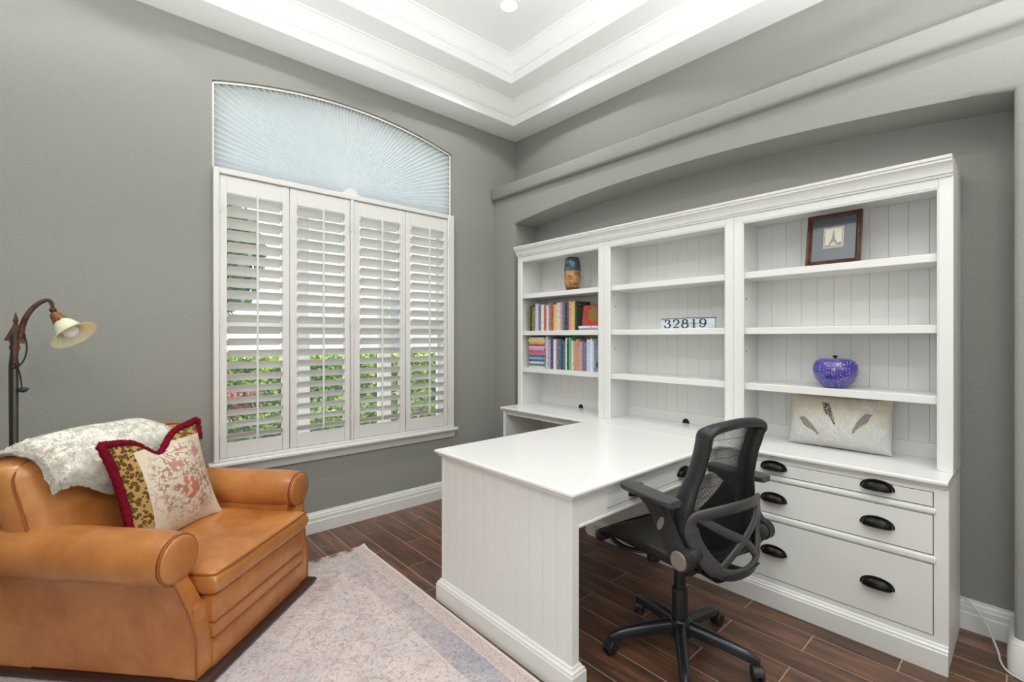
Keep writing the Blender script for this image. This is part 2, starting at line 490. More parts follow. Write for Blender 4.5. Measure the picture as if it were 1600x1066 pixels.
# ------------------------------------------------------------------ window, shutters, fan shade
def window():
    t = thing('window_1', 'arched single-hung window with white frames', 'window', (WCX, YW + .1, WZ0))
    t['kind'] = 'structure'; del t['category']
    z0, zt = WZ0, 2.36
    m = MB()
    fy0, fy1 = YW + .095, YW + .155
    m.box(WX0, WX0 + .045, fy0, fy1, z0, 2.87); m.box(WX1 - .045, WX1, fy0, fy1, z0, 2.87)
    m.box(WX0 + .045, WX1 - .045, fy0, fy1, z0, z0 + .05); m.box(WX0 + .045, WX1 - .045, fy0, fy1, zt - .03, zt + .05)
    for x in (1.08, 1.70):
        m.box(x - .028, x + .028, fy0, fy1, z0 + .05, zt - .03)
    N = 20
    for i in range(N):
        a = WX0 + (WX1 - WX0) * i / N; b = WX0 + (WX1 - WX0) * (i + 1) / N
        m.prism([(a, ARCH(a) - .045), (b, ARCH(b) - .045), (b, ARCH(b)), (a, ARCH(a))], 'y', fy0, fy1)
    m.build('window_frame', trim_m, t, world=True)
    bounds = [WX0 + .045, 1.08 - .028, 1.08 + .028, 1.70 - .028, 1.70 + .028, WX1 - .045]
    for k in range(3):
        a, b = bounds[2 * k] - .004, bounds[2 * k + 1] + .004
        for q, (zb, zz, yy) in enumerate(((z0 + .05, 1.43, YW + .11), (1.40, zt - .03, YW + .1325))):
            s = MB()
            s.box(a, b, yy, yy + .022, zb, zb + .035); s.box(a, b, yy, yy + .022, zz - .035, zz)
            s.box(a, a + .03, yy, yy + .022, zb + .035, zz - .035); s.box(b - .03, b, yy, yy + .022, zb + .035, zz - .035)
            so = s.build('sash', trim_m, t, world=True)
            MB().box(a + .03, b - .03, yy + .009, yy + .013, zb + .035, zz - .035).build('pane', glass_m, so, world=True)
    p = MB()
    for i in range(N):
        a = WX0 + .04 + (WX1 - WX0 - .08) * i / N; b = WX0 + .04 + (WX1 - WX0 - .08) * (i + 1) / N
        p.prism([(a, zt + .05), (b, zt + .05), (b, ARCH(b) - .04), (a, ARCH(a) - .04)], 'y', YW + .12, YW + .124)
    p.build('pane', glass_m, t, world=True)
    # stool and apron
    m = MB()
    m.rbox(.505, 2.285, YW - .062, YW + .09, .556, .580, .008, 2)
    m.prism([(YW, .495), (YW - .016, .497), (YW - .022, .515), (YW - .030, .535), (YW - .045, .556), (YW, .556)], 'x', .525, 2.268)
    m.build('window_sill', trim_m, t, 40, world=True, label='white moulded window sill')
window()

def shutters():
    t = thing('plantation_shutter', 'white plantation shutters with open louvres and tilt rods in window', 'shutter', (WCX, YW, .58))
    yf, yb = YW - .028, YW + .004
    z0, z1 = .5805, 2.347
    m = MB()
    for x0, x1 in ((.531, .562), (2.192, 2.252)):
        m.rbox(x0, x1, yf - .012, yb + .02, z0, z1, .004, 1)
    m.rbox(.562, 2.192, yf - .012, yb + .02, 2.312, z1, .004, 1)
    m.rbox(.562, 2.192, yf - .008, yb + .02, z0, z0 + .020, .004, 1)
    m.rbox(1.366, 1.388, yf - .012, yb + .02, z0 + .02, 2.312, .004, 1)
    m.build('shutter_frame', shut_m, t, 40, world=True)
    panels = [(.564, .957, .603, .914), (.961, 1.364, 1.005, 1.322), (1.390, 1.803, 1.436, 1.752), (1.807, 2.190, 1.849, 2.150)]
    zb, zt = .690, 2.205
    nl = 21; pitch = (zt - zb) / nl
    th = R(33); w = .088
    for pi_, (a, b, c, d) in enumerate(panels):
        s = MB()
        s.rbox(a, c, yf, yb, .602, 2.310, .003, 1); s.rbox(d, b, yf, yb, .602, 2.310, .003, 1)
        s.rbox(c - .001, d + .001, yf + .001, yb - .001, .602, zb, .003, 1); s.rbox(c - .001, d + .001, yf + .001, yb - .001, zt, 2.310, .003, 1)
        po = s.build('shutter_panel', shut_m, t, 40, world=True)
        # elliptic louvre blade, long axis along x
        lm = MB()
        L = d - c - .003
        sec = []
        for k in range(14):
            aa = 2 * PI * k / 14
            yy, zz = w / 2 * math.cos(aa), .0055 * math.sin(aa)
            sec.append((yy * math.cos(th) + zz * math.sin(th), -yy * math.sin(th) + zz * math.cos(th)))
        lm.prism(sec, 'x', -L / 2, L / 2)
        me = lm.mesh('louvre', shut_m, 50)
        inv = WM[t].inverted()
        yc = (yf + yb) / 2
        for i in range(nl):
            o = bpy.data.objects.new('louvre', me); col.objects.link(o); o.parent = po
            o.location = inv @ Vector(((c + d) / 2, yc, zb + pitch * (i + .5)))
        r = MB().rbox((c + d) / 2 + .004 - .006, (c + d) / 2 + .004 + .006, yf - .034, yf - .022, zb + .03, zt + .012, .002, 1)
        r.build('tilt_rod', shut_m, po, world=True)
        hx = a if pi_ in (0, 2) else b
        for zz in (.78, 1.45, 2.12):
            MB().rbox(hx - .004, hx + .004, yf - .018, yf - .010, zz - .035, zz + .035, .002, 1).build('hinge', shut_m, po, world=True)
shutters()

def fan():
    t = thing('fan_shade', 'pale pleated fan shade filling the arched window top', 'shade', (WCX, YW + .03, 2.35))
    yc = YW + .032
    hx, hz = 1.372, 2.349
    x0, x1 = WX0 + .008, WX1 - .006
    def rmax(a):
        ca, sa = math.cos(a), math.sin(a)
        lo, hi = 0, 3
        for _ in range(40):
            md = (lo + hi) / 2
            x, z = hx + ca * md, hz + sa * md
            if x0 < x < x1 and z < ARCH(x) - .012: lo = md
            else: hi = md
        return lo
    NP = 78
    m = MB(); secs = []
    nr = 7
    for k in range(2 * NP + 1):
        a = .006 + (PI - .012) * k / (2 * NP)
        rm = rmax(a)
        line = []
        for j in range(nr + 1):
            r = .03 + (rm - .03) * j / nr
            dy = (.5 if k % 2 else -.5) * min(.020, .75 * PI * r / NP)
            line.append((hx + r * math.cos(a), yc + dy, hz + r * math.sin(a)))
        secs.append(line)
    v = [p for s in secs for p in s]; n = nr + 1
    m.add(v, [(i * n + j, i * n + j + 1, (i + 1) * n + j + 1, (i + 1) * n + j) for i in range(2 * NP) for j in range(nr)])
    m.build('pleated_fabric', fan_m, t, world=True)
    h = MB()
    pts = [(hx + .052 * math.cos(PI * i / 14), 2.3475 + .046 * math.sin(PI * i / 14)) for i in range(15)]
    pts = [(hx + .078, 2.3475), (hx + .060, 2.353)] + pts[1:-1] + [(hx - .060, 2.353), (hx - .078, 2.3475)]
    h.prism(pts, 'y', YW - .03, YW + .028)
    h.build('hub', shut_m, t, world=True, label='small half-round white hub cap')
    r = MB()
    pts = [(WX0 + .006, yc - .014, 2.36), (WX0 + .006, yc - .014, ARCH(WX0 + .006) - .012)]
    pts += [(x, yc - .014, ARCH(x) - .008) for x in [WX0 + .02 + (WX1 - WX0 - .04) * i / 24 for i in range(25)]]
    pts += [(WX1 - .006, yc - .014, ARCH(WX1 - .006) - .012), (WX1 - .006, yc - .014, 2.36)]
    r.bar(pts, .014, .008, lambda i: (0, 1, 0))
    r.build('edge_track', trim_m, t, world=True)
fan()

# ------------------------------------------------------------------ garden outside
def leaves(m, n, box, size, shape='box', mis=(0,)):
    x0, x1, y0, y1, z0, z1 = box
    for _ in range(n):
        if shape == 'box':
            # bias to surface of the hedge
            x = random.uniform(x0, x1); y = random.uniform(y0, y1); z = random.uniform(z0, z1)
            s = random.random()
            if s < .45: y = y0 + random.random() ** 2 * .12
            elif s < .8: z = z1 - random.random() ** 2 * .10
        else:
            while True:
                a, b, c = (random.uniform(-1, 1) for _ in range(3))
                rr = a * a + b * b + c * c
                if .25 < rr < 1: break
            x = (x0 + x1) / 2 + a * (x1 - x0) / 2; y = (y0 + y1) / 2 + b * (y1 - y0) / 2; z = (z0 + z1) / 2 + c * (z1 - z0) / 2
        s = size * random.uniform(.6, 1.3)
        d = Vector((random.uniform(-1, 1), random.uniform(-1, 1), random.uniform(-.2, 1))).normalized()
        w = d.cross(Vector((random.uniform(-1, 1), random.uniform(-1, 1), random.uniform(-1, 1)))).normalized() * s * .4
        p = Vector((x, y, z)); t = d * s
        m.add([p - t * .5, p + w, p + t * .5, p - w], [(0, 1, 2, 3)], random.choice(mis))
def garden():
    g = MB().box(-9, 9, YW + .165, 16, -.12, -.05).build('garden_ground', lawn_m)
    struct(g, 'mulch and lawn outside the window')
    def shrub(name, lab, cat, box, n, size, mats, mis, shape='box', core=True):
        x0, x1, y0, y1, z0, z1 = box
        cx, cy = (x0 + x1) / 2, (y0 + y1) / 2
        t = thing(name, lab, cat, (cx, cy, -.05))
        m = MB(); leaves(m, n, box, size, shape, mis)
        o = m.build('foliage', mats, t, world=True, weld=0); o['kind'] = 'stuff'
        s = MB()
        if shape == 'box':
            k = max(2, int((x1 - x0) / .5))
            for i in range(k):
                xx = x0 + (x1 - x0) * (i + .5) / k
                s.tube([(xx, cy, -.06), (xx + .03, cy, z0 + .3 * (z1 - z0)), (xx - .02, cy + .03, z1 - .1)], [.03, .022, .01], 6)
            # dense twig mass inside
            s.rbox(x0 + .12, x1 - .12, y0 + .14, y1 - .1, z0 + .05, z1 - .12, .08, 2)
        else:
            s.tube([(cx, cy, -.06), (cx + .05, cy, z0 * .6 + .1), (cx, cy + .05, (z0 + z1) / 2)], [.09, .07, .03], 8)
            for a in range(5):
                s.tube([(cx, cy, z0 + .05), (cx + .5 * (x1 - x0) / 2 * math.cos(a * 1.26), cy + .4 * math.sin(a * 1.26), (z0 + z1) / 2)], [.05, .015], 6)
        s.build('branches', leaf_d if shape == 'box' else bark_m, t, world=True)
    shrub('clipped_hedge', 'long clipped lime-topped hedge across the garden', 'hedge', (.7, 4.6, 6.0, 6.7, -.05, 1.10), 9000, .06, [leaf_y, leaf_g, leaf_d], (0, 0, 0, 1))
    shrub('red_shrub', 'low red-leaved shrub growing in front of the clipped hedge', 'shrub', (.70, 1.22, 4.9, 5.3, -.05, .80), 2200, .05, [leaf_r, leaf_g], (0, 0, 0, 1))
    shrub('border_shrub', 'low yellow-green border shrubs growing below the window', 'shrub', (.6, 2.6, 4.0, 4.5, -.05, .66), 6500, .045, [leaf_y, leaf_g, leaf_d], (0, 0, 1, 2))
    shrub('garden_tree', 'leafy tree standing beyond the clipped hedge', 'tree', (.7, 2.75, 10.0, 12.0, 1.7, 4.3), 4200, .15, [leaf_g, leaf_d], (0, 1, 1), 'ball')
    # pale house facade behind the hedge
    t = thing('garden_house', 'pale stucco house with white porch columns behind the hedge', 'building', (5.8, 8.9, -.05))
    MB().box(3.1, 9.0, 8.6, 9.2, -.06, 4.4).build('wall', stucco_m, t, world=True)
    for x in (3.05, 3.95, 5.2, 6.6):
        MB().box(x - .12, x + .12, 7.9, 8.14, -.06, 4.2).build('column', trim_m, t, world=True)
    MB().box(2.8, 9.2, 7.8, 8.6, 4.2, 4.5).build('eave', trim_m, t, world=True)
    pane_d = mat('dim_pane', rgb(150, 158, 172), .15)
    for x in (4.1, 5.5):
        w = MB().box(x, x + .8, 8.56, 8.6, .9, 2.3).build('window', trim_m, t, world=True)
        MB().box(x + .07, x + .73, 8.545, 8.562, .97, 2.23).build('pane', pane_d, w, world=True)
garden()

# ------------------------------------------------------------------ fitted office furniture
def cup_pull(parent, loc, rotz):
    """bin pull; local: x along the width, +y out of the face"""
    if 'pull' not in PIECES:
        m = MB(); W, H, D = .052, .034, .026
        nu, nv = 16, 8
        for sc, flip in ((1, 0), (.86, 1)):
            def g(a, b):
                th = PI * a; ph = PI / 2 * b
                x = -W * sc * math.cos(th)
                rad = math.sin(th) ** .75
                return (x, .001 + D * sc * rad * math.sin(ph) , H * sc * rad * math.cos(ph) - .012)
            m.grid(g, nu, nv)
        # back flange lip
        pts = [(-W * 1.10 * math.cos(PI * i / 18), .002, H * 1.12 * math.sin(PI * i / 18) ** .75 - .012) for i in range(19)]
        m.tube(pts, .0038, 6)
        m.tube([(-W * .98 * math.cos(PI * i / 14), .004 + D * math.sin(PI * i / 14) ** .75, -.012) for i in range(15)], .0026, 6)
        PIECES['pull'] = m.mesh('cup_pull', black_metal, 50)
    o = bpy.data.objects.new('cup_pull', PIECES['pull']); col.objects.link(o)
    o.parent = parent; o.location = WM[root_of(parent)].inverted() @ Vector(loc); o.rotation_euler = (0, 0, rotz)
    return o

U = [.226, 1.125, 2.020, 2.915]          # unit boundaries along the wall
XF, XBK = 2.510, 2.955                   # face of the base cabinets, back of everything
PLX = [(0, 0), (.020, 0), (.020, .082), (.016, .088), (.016, .094), (.008, .100), (.006, .107), (0, .110)]
def base_right():
    y0, y1 = U[0], U[1]
    t = thing('drawer_cabinet', 'white three-drawer file cabinet with dark cup pulls on the end of the row', 'cabinet', (2.73, (y0 + y1) / 2, 0))
    m = MB()
    m.box(XF + .02, XBK, y0 + .014, y1 - .001, .02, .728)
    zs = [.110, .132, .420, .454, .618, .647, .710, .730]
    m.box(XF, XF + .02, y0, y0 + .044, .1, .730); m.box(XF, XF + .02, y1 - .044, y1 - .001, .1, .730)
    for a, b in ((.1, .132), (.420, .454), (.618, .647), (.710, .730)):
        m.box(XF, XF + .02, y0 + .044, y1 - .044, a, b)
    body = m.build('body', furn_m, t, world=True)
    for a, b in ((.424, .450), (.622, .643)):
        MB().rbox(XF - .006, XF + .002, y0 + .036, y1 - .036, a, b, .004, 2).build('rail_moulding', furn_m, t, 50, world=True)
    inv = WM[t].inverted()
    for a, b, zp in ((.132, .420, .273), (.454, .618, .534), (.647, .710, .691)):
        d = MB().rbox(XF - .001, XF + .018, y0 + .0475, y1 - .0475, a + .0035, b - .0035, .002, 1).build('drawer', furn_m, t, world=True)
        for y in (.452, .862):
            cup_pull(d, (XF - .002, y, zp), PI / 2)
    MB().prism([(XF - a, b) for a, b in PLX], 'y', y0, y1 - .001).build('plinth', furn_m, t, world=True)
    n = 9; w = (XBK - XF - .002) / n
    for i in range(n):
        piece('board', (w - .002, .012, .728), tuple(inv @ Vector((XF + .003 + w * (i + .5), y0 + .0075, .366))), furn_m, body, .003)
base_right()
def base_mid():
    y0, y1 = U[1] + .001, U[2] - .001
    t = thing('knee_cabinet', 'white plain-fronted base cabinet behind the desk', 'cabinet', (2.73, (y0 + y1) / 2, 0))
    m = MB(); m.box(XF + .02, XBK, y0, y1, .02, .728)
    m.box(XF, XF + .02, y0, y0 + .05, .1, .73); m.box(XF, XF + .02, y1 - .05, y1, .1, .73); m.box(XF, XF + .02, y0 + .05, y1 - .05, .1, .16); m.box(XF, XF + .02, y0 + .05, y1 - .05, .66, .73)
    m.build('body', furn_m, t, world=True)
    MB().rbox(XF + .012, XF + .022, y0 + .05, y1 - .05, .16, .66, .002, 1).build('front_panel', furn_m, t, world=True)
    MB().prism([(XF - a, b) for a, b in PLX], 'y', y0, y1).build('plinth', furn_m, t, world=True)
base_mid()
def base_left():
    y0, y1 = U[2] + .001, U[3]
    t = thing('open_desk_base', 'white open-fronted desk base by the window wall', 'desk', (2.73, (y0 + y1) / 2, 0))
    MB().rbox(XF, XBK, y1 - .032, y1, 0, .730, .002, 1).build('side_panel', furn_m, t, world=True)
    MB().rbox(XF, XBK, y0, y0 + .03, 0, .730, .002, 1).build('side_panel', furn_m, t, world=True)
    MB().box(XF + .01, XF + .03, y0 + .03, y1 - .032, .702, .730).build('apron', furn_m, t, world=True)
    MB().box(XBK - .02, XBK - .005, y0 + .03, y1 - .032, .30, .70).build('modesty_panel', furn_m, t, world=True)
base_left()
EDGE = [(0, .762), (.010, .762), (.015, .759), (.017, .753), (.015, .747), (.009, .744), (.004, .738), (0, .730), (-.01, .730)]
def worktop():
    m = MB()
    y0, y1 = U[0], U[3] + .0
    xf = XF - .006
    m.box(xf, XBK, y0, y1, .7302, .762)
    m.prism([(xf - a, b) for a, b in EDGE[:-1]], 'y', y0, y1)
    # left end nosing
    e = MB(); e.prism([(y1 + a, b) for a, b in EDGE[:-1]], 'x', xf - .012, XBK)
    m.add(e.v, e.f)
    tag(m.build('worktop', top_m, None, 40), 'long white worktop with moulded edge under the bookcase hutches', 'worktop')
worktop()
SHELF = (1.692, 1.384, 1.078)
def hutch(k, lab):
    y0, y1 = U[k] + .0005, U[k + 1] - .0005
    xf, xb = 2.672, 2.952
    t = thing('bookcase_hutch', lab, 'bookcase', (2.81, (y0 + y1) / 2, .7622), group='white bookcase hutches')
    inv = WM[t].inverted()
    for a, b in ((y0, y0 + .028), (y1 - .028, y1)):
        MB().box(xf + .016, xb, a, b, .7622, 2.012).build('side_panel', furn_m, t, world=True)
    MB().box(xf + .016, xb, y0 + .028, y1 - .028, 1.985, 2.012).build('top_panel', furn_m, t, world=True)
    for a, b, c in ((y0, y0 + .046, 1), (y1 - .046, y1, -1)):
        s = MB().rbox(xf, xf + .016, a, b, .7622, 2.012, .002, 1)
        s.rbox(xf + .003, xf + .016, (b - .004 if c > 0 else a - .006), (b + .006 if c > 0 else a + .004), .7622, 1.966, .003, 1)
        s.build('stile', furn_m, t, world=True)
    r = MB().rbox(xf + .001, xf + .016, y0 + .046, y1 - .046, 1.966, 2.012, .002, 1)
    r.rbox(xf + .003, xf + .016, y0 + .046, y1 - .046, 1.958, 1.968, .003, 1)
    r.build('top_rail', furn_m, t, world=True)
    bp = MB().box(xb - .006, xb, y0 + .028, y1 - .028, .7622, 1.985).build('back_panel', furn_m, t, world=True)
    n = 11; w = (y1 - y0 - .056) / n
    for i in range(n):
        piece('board', (.008, w - .0006, 1.222), tuple(inv @ Vector((xb - .0098, y0 + .028 + w * (i + .5), 1.374))), furn_m, bp, .0011)
    yc = (y0 + y1) / 2
    cut = MB()
    cyy = yc - .03 if k != 0 else yc
    ra = MB(); ra.box(xb - .024, xb - .0138, y0 + .028, y1 - .028, .7622, .832)
    ra.build('bottom_rail', furn_m, t, world=True)
    cut.prism([(cyy + .024 * math.cos(PI * i / 14), .7624 + .030 * math.sin(PI * i / 14)) for i in range(15)], 'x', xb - .0262, xb - .0238)
    if k: cut.build('cable_cutout', black_m, t, world=True, label='dark half-round cable cut-out')
    for z in SHELF:
        MB().rbox(2.694, xb - .0140, y0 + .0285, y1 - .0285, z - .036, z, .002, 1).build('shelf', furn_m, t, world=True)
    P = [(0, 2.006), (.006, 2.006), (.008, 2.014), (.014, 2.018), (.016, 2.028), (.022, 2.044), (.034, 2.058), (.040, 2.062), (.040, 2.070), (.046, 2.074), (.048, 2.086), (0, 2.086)]
    MB().prism([(xf - a, b) for a, b in P], 'y', y0, y1).build('crown', furn_m, t, 30, world=True)
    MB().box(xf, xb, y0, y1, 2.0125, 2.082).build('crown_blocking', furn_m, t, world=True)
    if k in (0, 1):
        pins = MB()
        for z in (1.25, 1.55):
            for yy in (y1 - .029,):
                pins.lathe([(.004, -.001), (.004, .001)], 8, (2.77, yy, z), 'y')
        pins.build('shelf_pin_hole', black_m, t, world=True)['kind'] = 'stuff'
hutch(0, 'white bookcase hutch holding the framed tower picture and purple glass apple')
hutch(1, 'white bookcase hutch holding only the 32819 number sign')
hutch(2, 'white bookcase hutch filled with books below a vase')

def desk():
    t = thing('peninsula_desk', 'white beadboard peninsula desk jutting from the bookcase wall', 'desk', (1.9, 1.57, 0))
    inv = WM[t].inverted()
    x0, x1, y0, y1 = 1.308, 2.4855, 1.132, 2.020
    m = MB()
    # top with moulded edge on three sides
    secs = []
    for a, b in EDGE:
        secs.append([(x1, y0 - a, b), (x0 - a, y0 - a, b), (x0 - a, y1 + a, b), (x1, y1 + a, b)])
    m.loft(secs, caps=True)
    m.build('desktop', top_m, t, 35, world=True)
    # end panel
    ax0, ax1, ay0, ay1 = 1.318, 1.360, 1.142, 2.008
    e = MB()
    e.box(ax0 + .010, ax1, ay0 + .002, ay1 - .002, 0, .7298)
    e.rbox(ax0, ax1 + .001, ay0, ay0 + .020, 0, .7296, .002, 1); e.rbox(ax0, ax1 + .001, ay1 - .020, ay1, 0, .7296, .002, 1)
    ep = e.build('end_panel', furn_m, t, world=True)
    gs = [ay0 + .020, 1.221, 1.297, 1.373, 1.450, 1.535, 1.614, 1.690, 1.768, 1.845, 1.920, ay1 - .020]
    for a, b in zip(gs, gs[1:]):
        piece('board', (.008, b - a - .0006, .62), tuple(inv @ Vector((ax0 + .0065, (a + b) / 2, .4196))), furn_m, ep, .0015)
    pl = MB(); secs = []
    for a, b in PLX:
        secs.append([(ax0 - a, ay0 - a, b), (ax1 + a, ay0 - a, b), (ax1 + a, ay1 + a, b), (ax0 - a, ay1 + a, b)])
    pl.loft(secs, caps=True)
    pl.build('plinth', furn_m, t, world=True)
    # aprons; the one towards the office chair holds a drawer
    z0, z1 = .612, .7298
    a = MB()
    ya, yb = 1.146, 1.166
    dx0, dx1, dz0, dz1 = 1.540, 2.362, .638, .706
    a.box(ax1, dx0, ya, yb, z0, z1); a.box(dx1, x1, ya, yb, z0, z1); a.box(dx0, dx1, ya, yb, z0, dz0); a.box(dx0, dx1, ya, yb, dz1, z1)
    a.rbox(ax1, x1, ya - .004, ya + .004, z0 - .001, z0 + .012, .003, 1)
    a.build('apron', furn_m, t, world=True)
    MB().box(ax1, x1, 1.985, 2.004, z0, z1).build('apron', furn_m, t, world=True)
    d = MB().rbox(dx0 + .003, dx1 - .003, ya + .002, yb + .01, dz0 + .003, dz1 - .003, .002, 1).build('drawer', furn_m, t, world=True)
    for x in (1.748, 2.153):
        cup_pull(d, (x, ya + .001, .672), PI)
desk()

# ------------------------------------------------------------------ office chair (local: +y forward, +x right)
def office_chair():
    t = thing('office_chair', 'black mesh-back office chair with open lumbar cradle at the desk', 'chair', (1.858, 1.006, 0), R(-10))
    # five-star base
    hub = MB().lathe([(.0, .075), (.046, .075), (.052, .09), (.050, .125), (.040, .145), (.030, .150), (0, .150)], 24)
    hub.build('hub', chair_gl, t, 40)
    for k in range(5):
        a = R(68.07 + 10 + 72 * k)
        ca, sa = math.cos(a), math.sin(a)
        m = MB(); secs = []
        for i in range(13):
            s = i / 12
            r = .028 + .276 * s
            zt = .140 - .030 * s - .022 * s * s; h = .050 - .014 * s; w = (.050 - .014 * s) / 2
            if i == 12: zt -= .010; h -= .016; w *= .55
            if i == 11: zt -= .002; h -= .003; w *= .9
            prof = [(-w, -h), (-w, -.35 * h), (-.55 * w, -.04 * h), (0, 0), (.55 * w, -.04 * h), (w, -.35 * h), (w, -h)]
            secs.append([(ca * r - sa * x, sa * r + ca * x, zt + z) for x, z in prof])
        m.loft(secs)
        m.build('base_leg', chair_gl, t, 50)
        c = MB(); cx, cy = ca * .290, sa * .290
        sw = a + (0.9, 2.2, -.5, .4, 1.5)[k]
        dx, dy = math.cos(sw), math.sin(sw); ox, oy = -dy, dx
        px, py = cx - ox * .012, cy - oy * .012
        hood = MB()
        hood.tube([(cx, cy, .045), (cx, cy, .078)], .011, 10)
        secs = []
        for i in range(9):
            th = PI * (-.12 + 1.1 * i / 8)
            secs.append([(px + ox * .029 * math.cos(th) + dx * w, py + oy * .029 * math.cos(th) + dy * w, .028 + .029 * math.sin(th)) for w in (-.009, .009)] +
                        [(px + ox * .024 * math.cos(th) + dx * w, py + oy * .024 * math.cos(th) + dy * w, .028 + .024 * math.sin(th)) for w in (.009, -.009)])
        hood.loft(secs)
        co = hood.build('caster', chair_pl, t, 40)
        for sd in (-1, 1):
            w = MB(); sec = []
            for dd, rr in ((.008, .022), (.009, .028), (.018, .028), (.022, .024), (.023, .010)):
                sec.append([(px + dx * sd * dd + ox * rr * math.cos(2 * PI * i / 20), py + dy * sd * dd + oy * rr * math.cos(2 * PI * i / 20), .028 + rr * math.sin(2 * PI * i / 20)) for i in range(20)])
            w.loft(sec); w.build('wheel', chair_pl, co, 40)
    MB().lathe([(.0, .145), (.033, .145), (.033, .262), (.030, .268), (.0, .268)], 24).build('column_sleeve', chair_pl, t, 40)
    MB().lathe([(0, .26), (.0245, .26), (.0245, .425), (0, .425)], 20).build('gas_column', chair_pl, t, 40)
    m = MB().rbox(-.085, .085, -.16, .15, .408, .446, .014, 3)
    m.rbox(-.055, .055, -.10, .10, .385, .42, .012, 2)
    m.build('tilt_mechanism', chair_pl, t, 40)
    MB().lathe([(0, .340), (.026, .340), (.029, .346), (.029, .385), (.024, .395), (.024, .415), (0, .415)], 20, (-.02, .125, 0)).build('tension_knob', chair_pl, t, 40)
    # seat
    def sf(x, y, z, u, v):
        yy = y
        drop = 0
        if v > .45: drop = -.060 * ((v - .45) / .55) ** 2
        z2 = z + drop + .022 * u * u * (1 if z > 0 else .4)
        xx = x * (1 - .04 * v)
        return (xx, yy + .030, z2 + .488)
    MB().cushion(.240, .232, .030, 6, 2, 30, 30, sf).build('seat', chair_seat, t, 60)
    # roll of the front edge and under-seat shell
    pts = [(-.228, .228, .462)] + [(-.222 + .444 * i / 8, .248 + .012 * math.sin(PI * i / 8), .452) for i in range(9)] + [(.228, .228, .462)]
    MB().tube(pts, [.02] + [.026] * 9 + [.02], 10).build('seat_front_roll', chair_seat, t, 60)
    s = MB()
    for sd in (-1, 1):
        s.bar(smooth([(sd * .200, .215, .468), (sd * .196, .195, .440), (sd * .180, .140, .424), (sd * .150, .075, .428), (sd * .08, .0, .438)]), .022, .014, (0, 0, 1))
        s.bar([(sd * .190, .19, .468), (sd * .190, .05, .466), (sd * .18, -.16, .468)], .03, .012, (0, 0, 1))
    s.bar([(-.190, .10, .462), (-.1, .1, .448), (.1, .1, .448), (.190, .10, .462)], .05, .012, (0, 0, 1))
    s.build('seat_support', chair_pl, t, 40)
    # armrests
    for sd in (-1, 1):
        m = MB(); secs = []
        for i in range(9):
            s_ = i / 8; y = .048 - .258 * s_
            hw = .036 + .004 * math.sin(PI * s_); 
            if i in (0, 8): hw *= .82
            xo = sd * (.272 + .012 * s_)
            zt = .752 - .004 * s_
            prof = [(-hw, -.010), (-hw * .96, -.003), (-hw * .8, 0), (hw * .8, 0), (hw * .96, -.003), (hw, -.010), (hw * .8, -.024), (-hw * .8, -.024)]
            secs.append([(xo + x, y, zt + z) for x, z in prof])
        m.loft(secs); ar = m.build('arm_pad', chair_gr, t, 40)
        b = MB()
        poly = [(.045, .732), (-.095, .732), (-.150, .675), (-.205, .585), (-.240, .545), (-.235, .505), (-.185, .500), (-.150, .545), (-.100, .630), (-.050, .690), (.000, .715)]
        b.prism(poly, 'x', sd * .268, sd * .240)
        b.prism([(.045, .733), (.045, .716), (.030, .712), (.020, .733)], 'x', sd * .262, sd * .250)
        br = b.build('arm_bracket', chair_pl, t, 40)
        n_ = MB(); n_.prism([(-.128 + .013 * math.cos(a) - .35 * .026 * math.sin(a), .640 + .027 * math.sin(a)) for a in [2 * PI * i / 18 for i in range(18)]], 'x', sd * .266, sd * .272)
        n_.build('height_button', chair_bt, br, 40)
        p = MB().lathe([(0, -sd * .03), (.040, -sd * .03), (.040, sd * .006), (0, sd * .006)], 24, (sd * .268, -.212, .535), 'x')
        p.build('pivot_housing', chair_pl, t, 40)
        MB().lathe([(0, 0), (.034, 0), (.034, sd * .007), (.031, sd * .010), (0, sd * .010)], 24, (sd * .270, -.212, .535), 'x').build('pivot_cap', chair_bt, t, 40)
        a = MB().tube([(sd * .245, -.212, .530), (sd * .2, -.19, .47), (sd * .08, -.13, .43)], [.034, .030, .026], 10, flat=.6)
        a.build('arm_link', chair_pl, t, 40)
    # back frame: curve in profile and width
    def yb(z):
        K = [(.46, -.185), (.55, -.190), (.65, -.185), (.75, -.200), (.85, -.228), (.95, -.255), (1.02, -.275)]
        for (a, b), (c, d) in zip(K, K[1:]):
            if z <= c:
                s = (z - a) / (c - a); s = s * s * (3 - 2 * s) * .5 + s * .5
                return b + (d - b) * s
        return K[-1][1]
    def hw(z):
        K = [(.46, .165), (.52, .200), (.60, .212), (.70, .198), (.80, .168), (.88, .160), (.96, .166), (1.02, .172)]
        for (a, b), (c, d) in zip(K, K[1:]):
            if z <= c: return b + (d - b) * (z - a) / (c - a)
        return K[-1][1]
    loop = []
    zs = [.52 + .44 * i / 12 for i in range(13)]
    left = [(-hw(z), yb(z) + .02, z) for z in zs]
    tl = [(-hw(1) + .002, yb(.98) + .018, .978), (-.150, yb(.99) + .012, .992), (-.110, yb(1) + .008, 1.000), (-.05, yb(1.0), 1.006), (.0, yb(1.0), 1.008)]
    right = [(-x, y, z) for x, y, z in (left + tl[:-1])][::-1]
    bot = [(.165, yb(.48) + .01, .485), (.10, yb(.47), .468), (0, yb(.46), .462), (-.10, yb(.47), .468), (-.165, yb(.48) + .01, .485)]
    loop = left + tl + right + bot
    for _ in range(2):
        q = []
        for a, b in zip(loop, loop[1:] + loop[:1]):
            q += [tuple(.75 * x + .25 * y for x, y in zip(a, b)), tuple(.25 * x + .75 * y for x, y in zip(a, b))]
        loop = q
    # wide frame section: deep at the sides
    m = MB(); secs = []
    N = len(loop); P = [Vector(p) for p in loop]
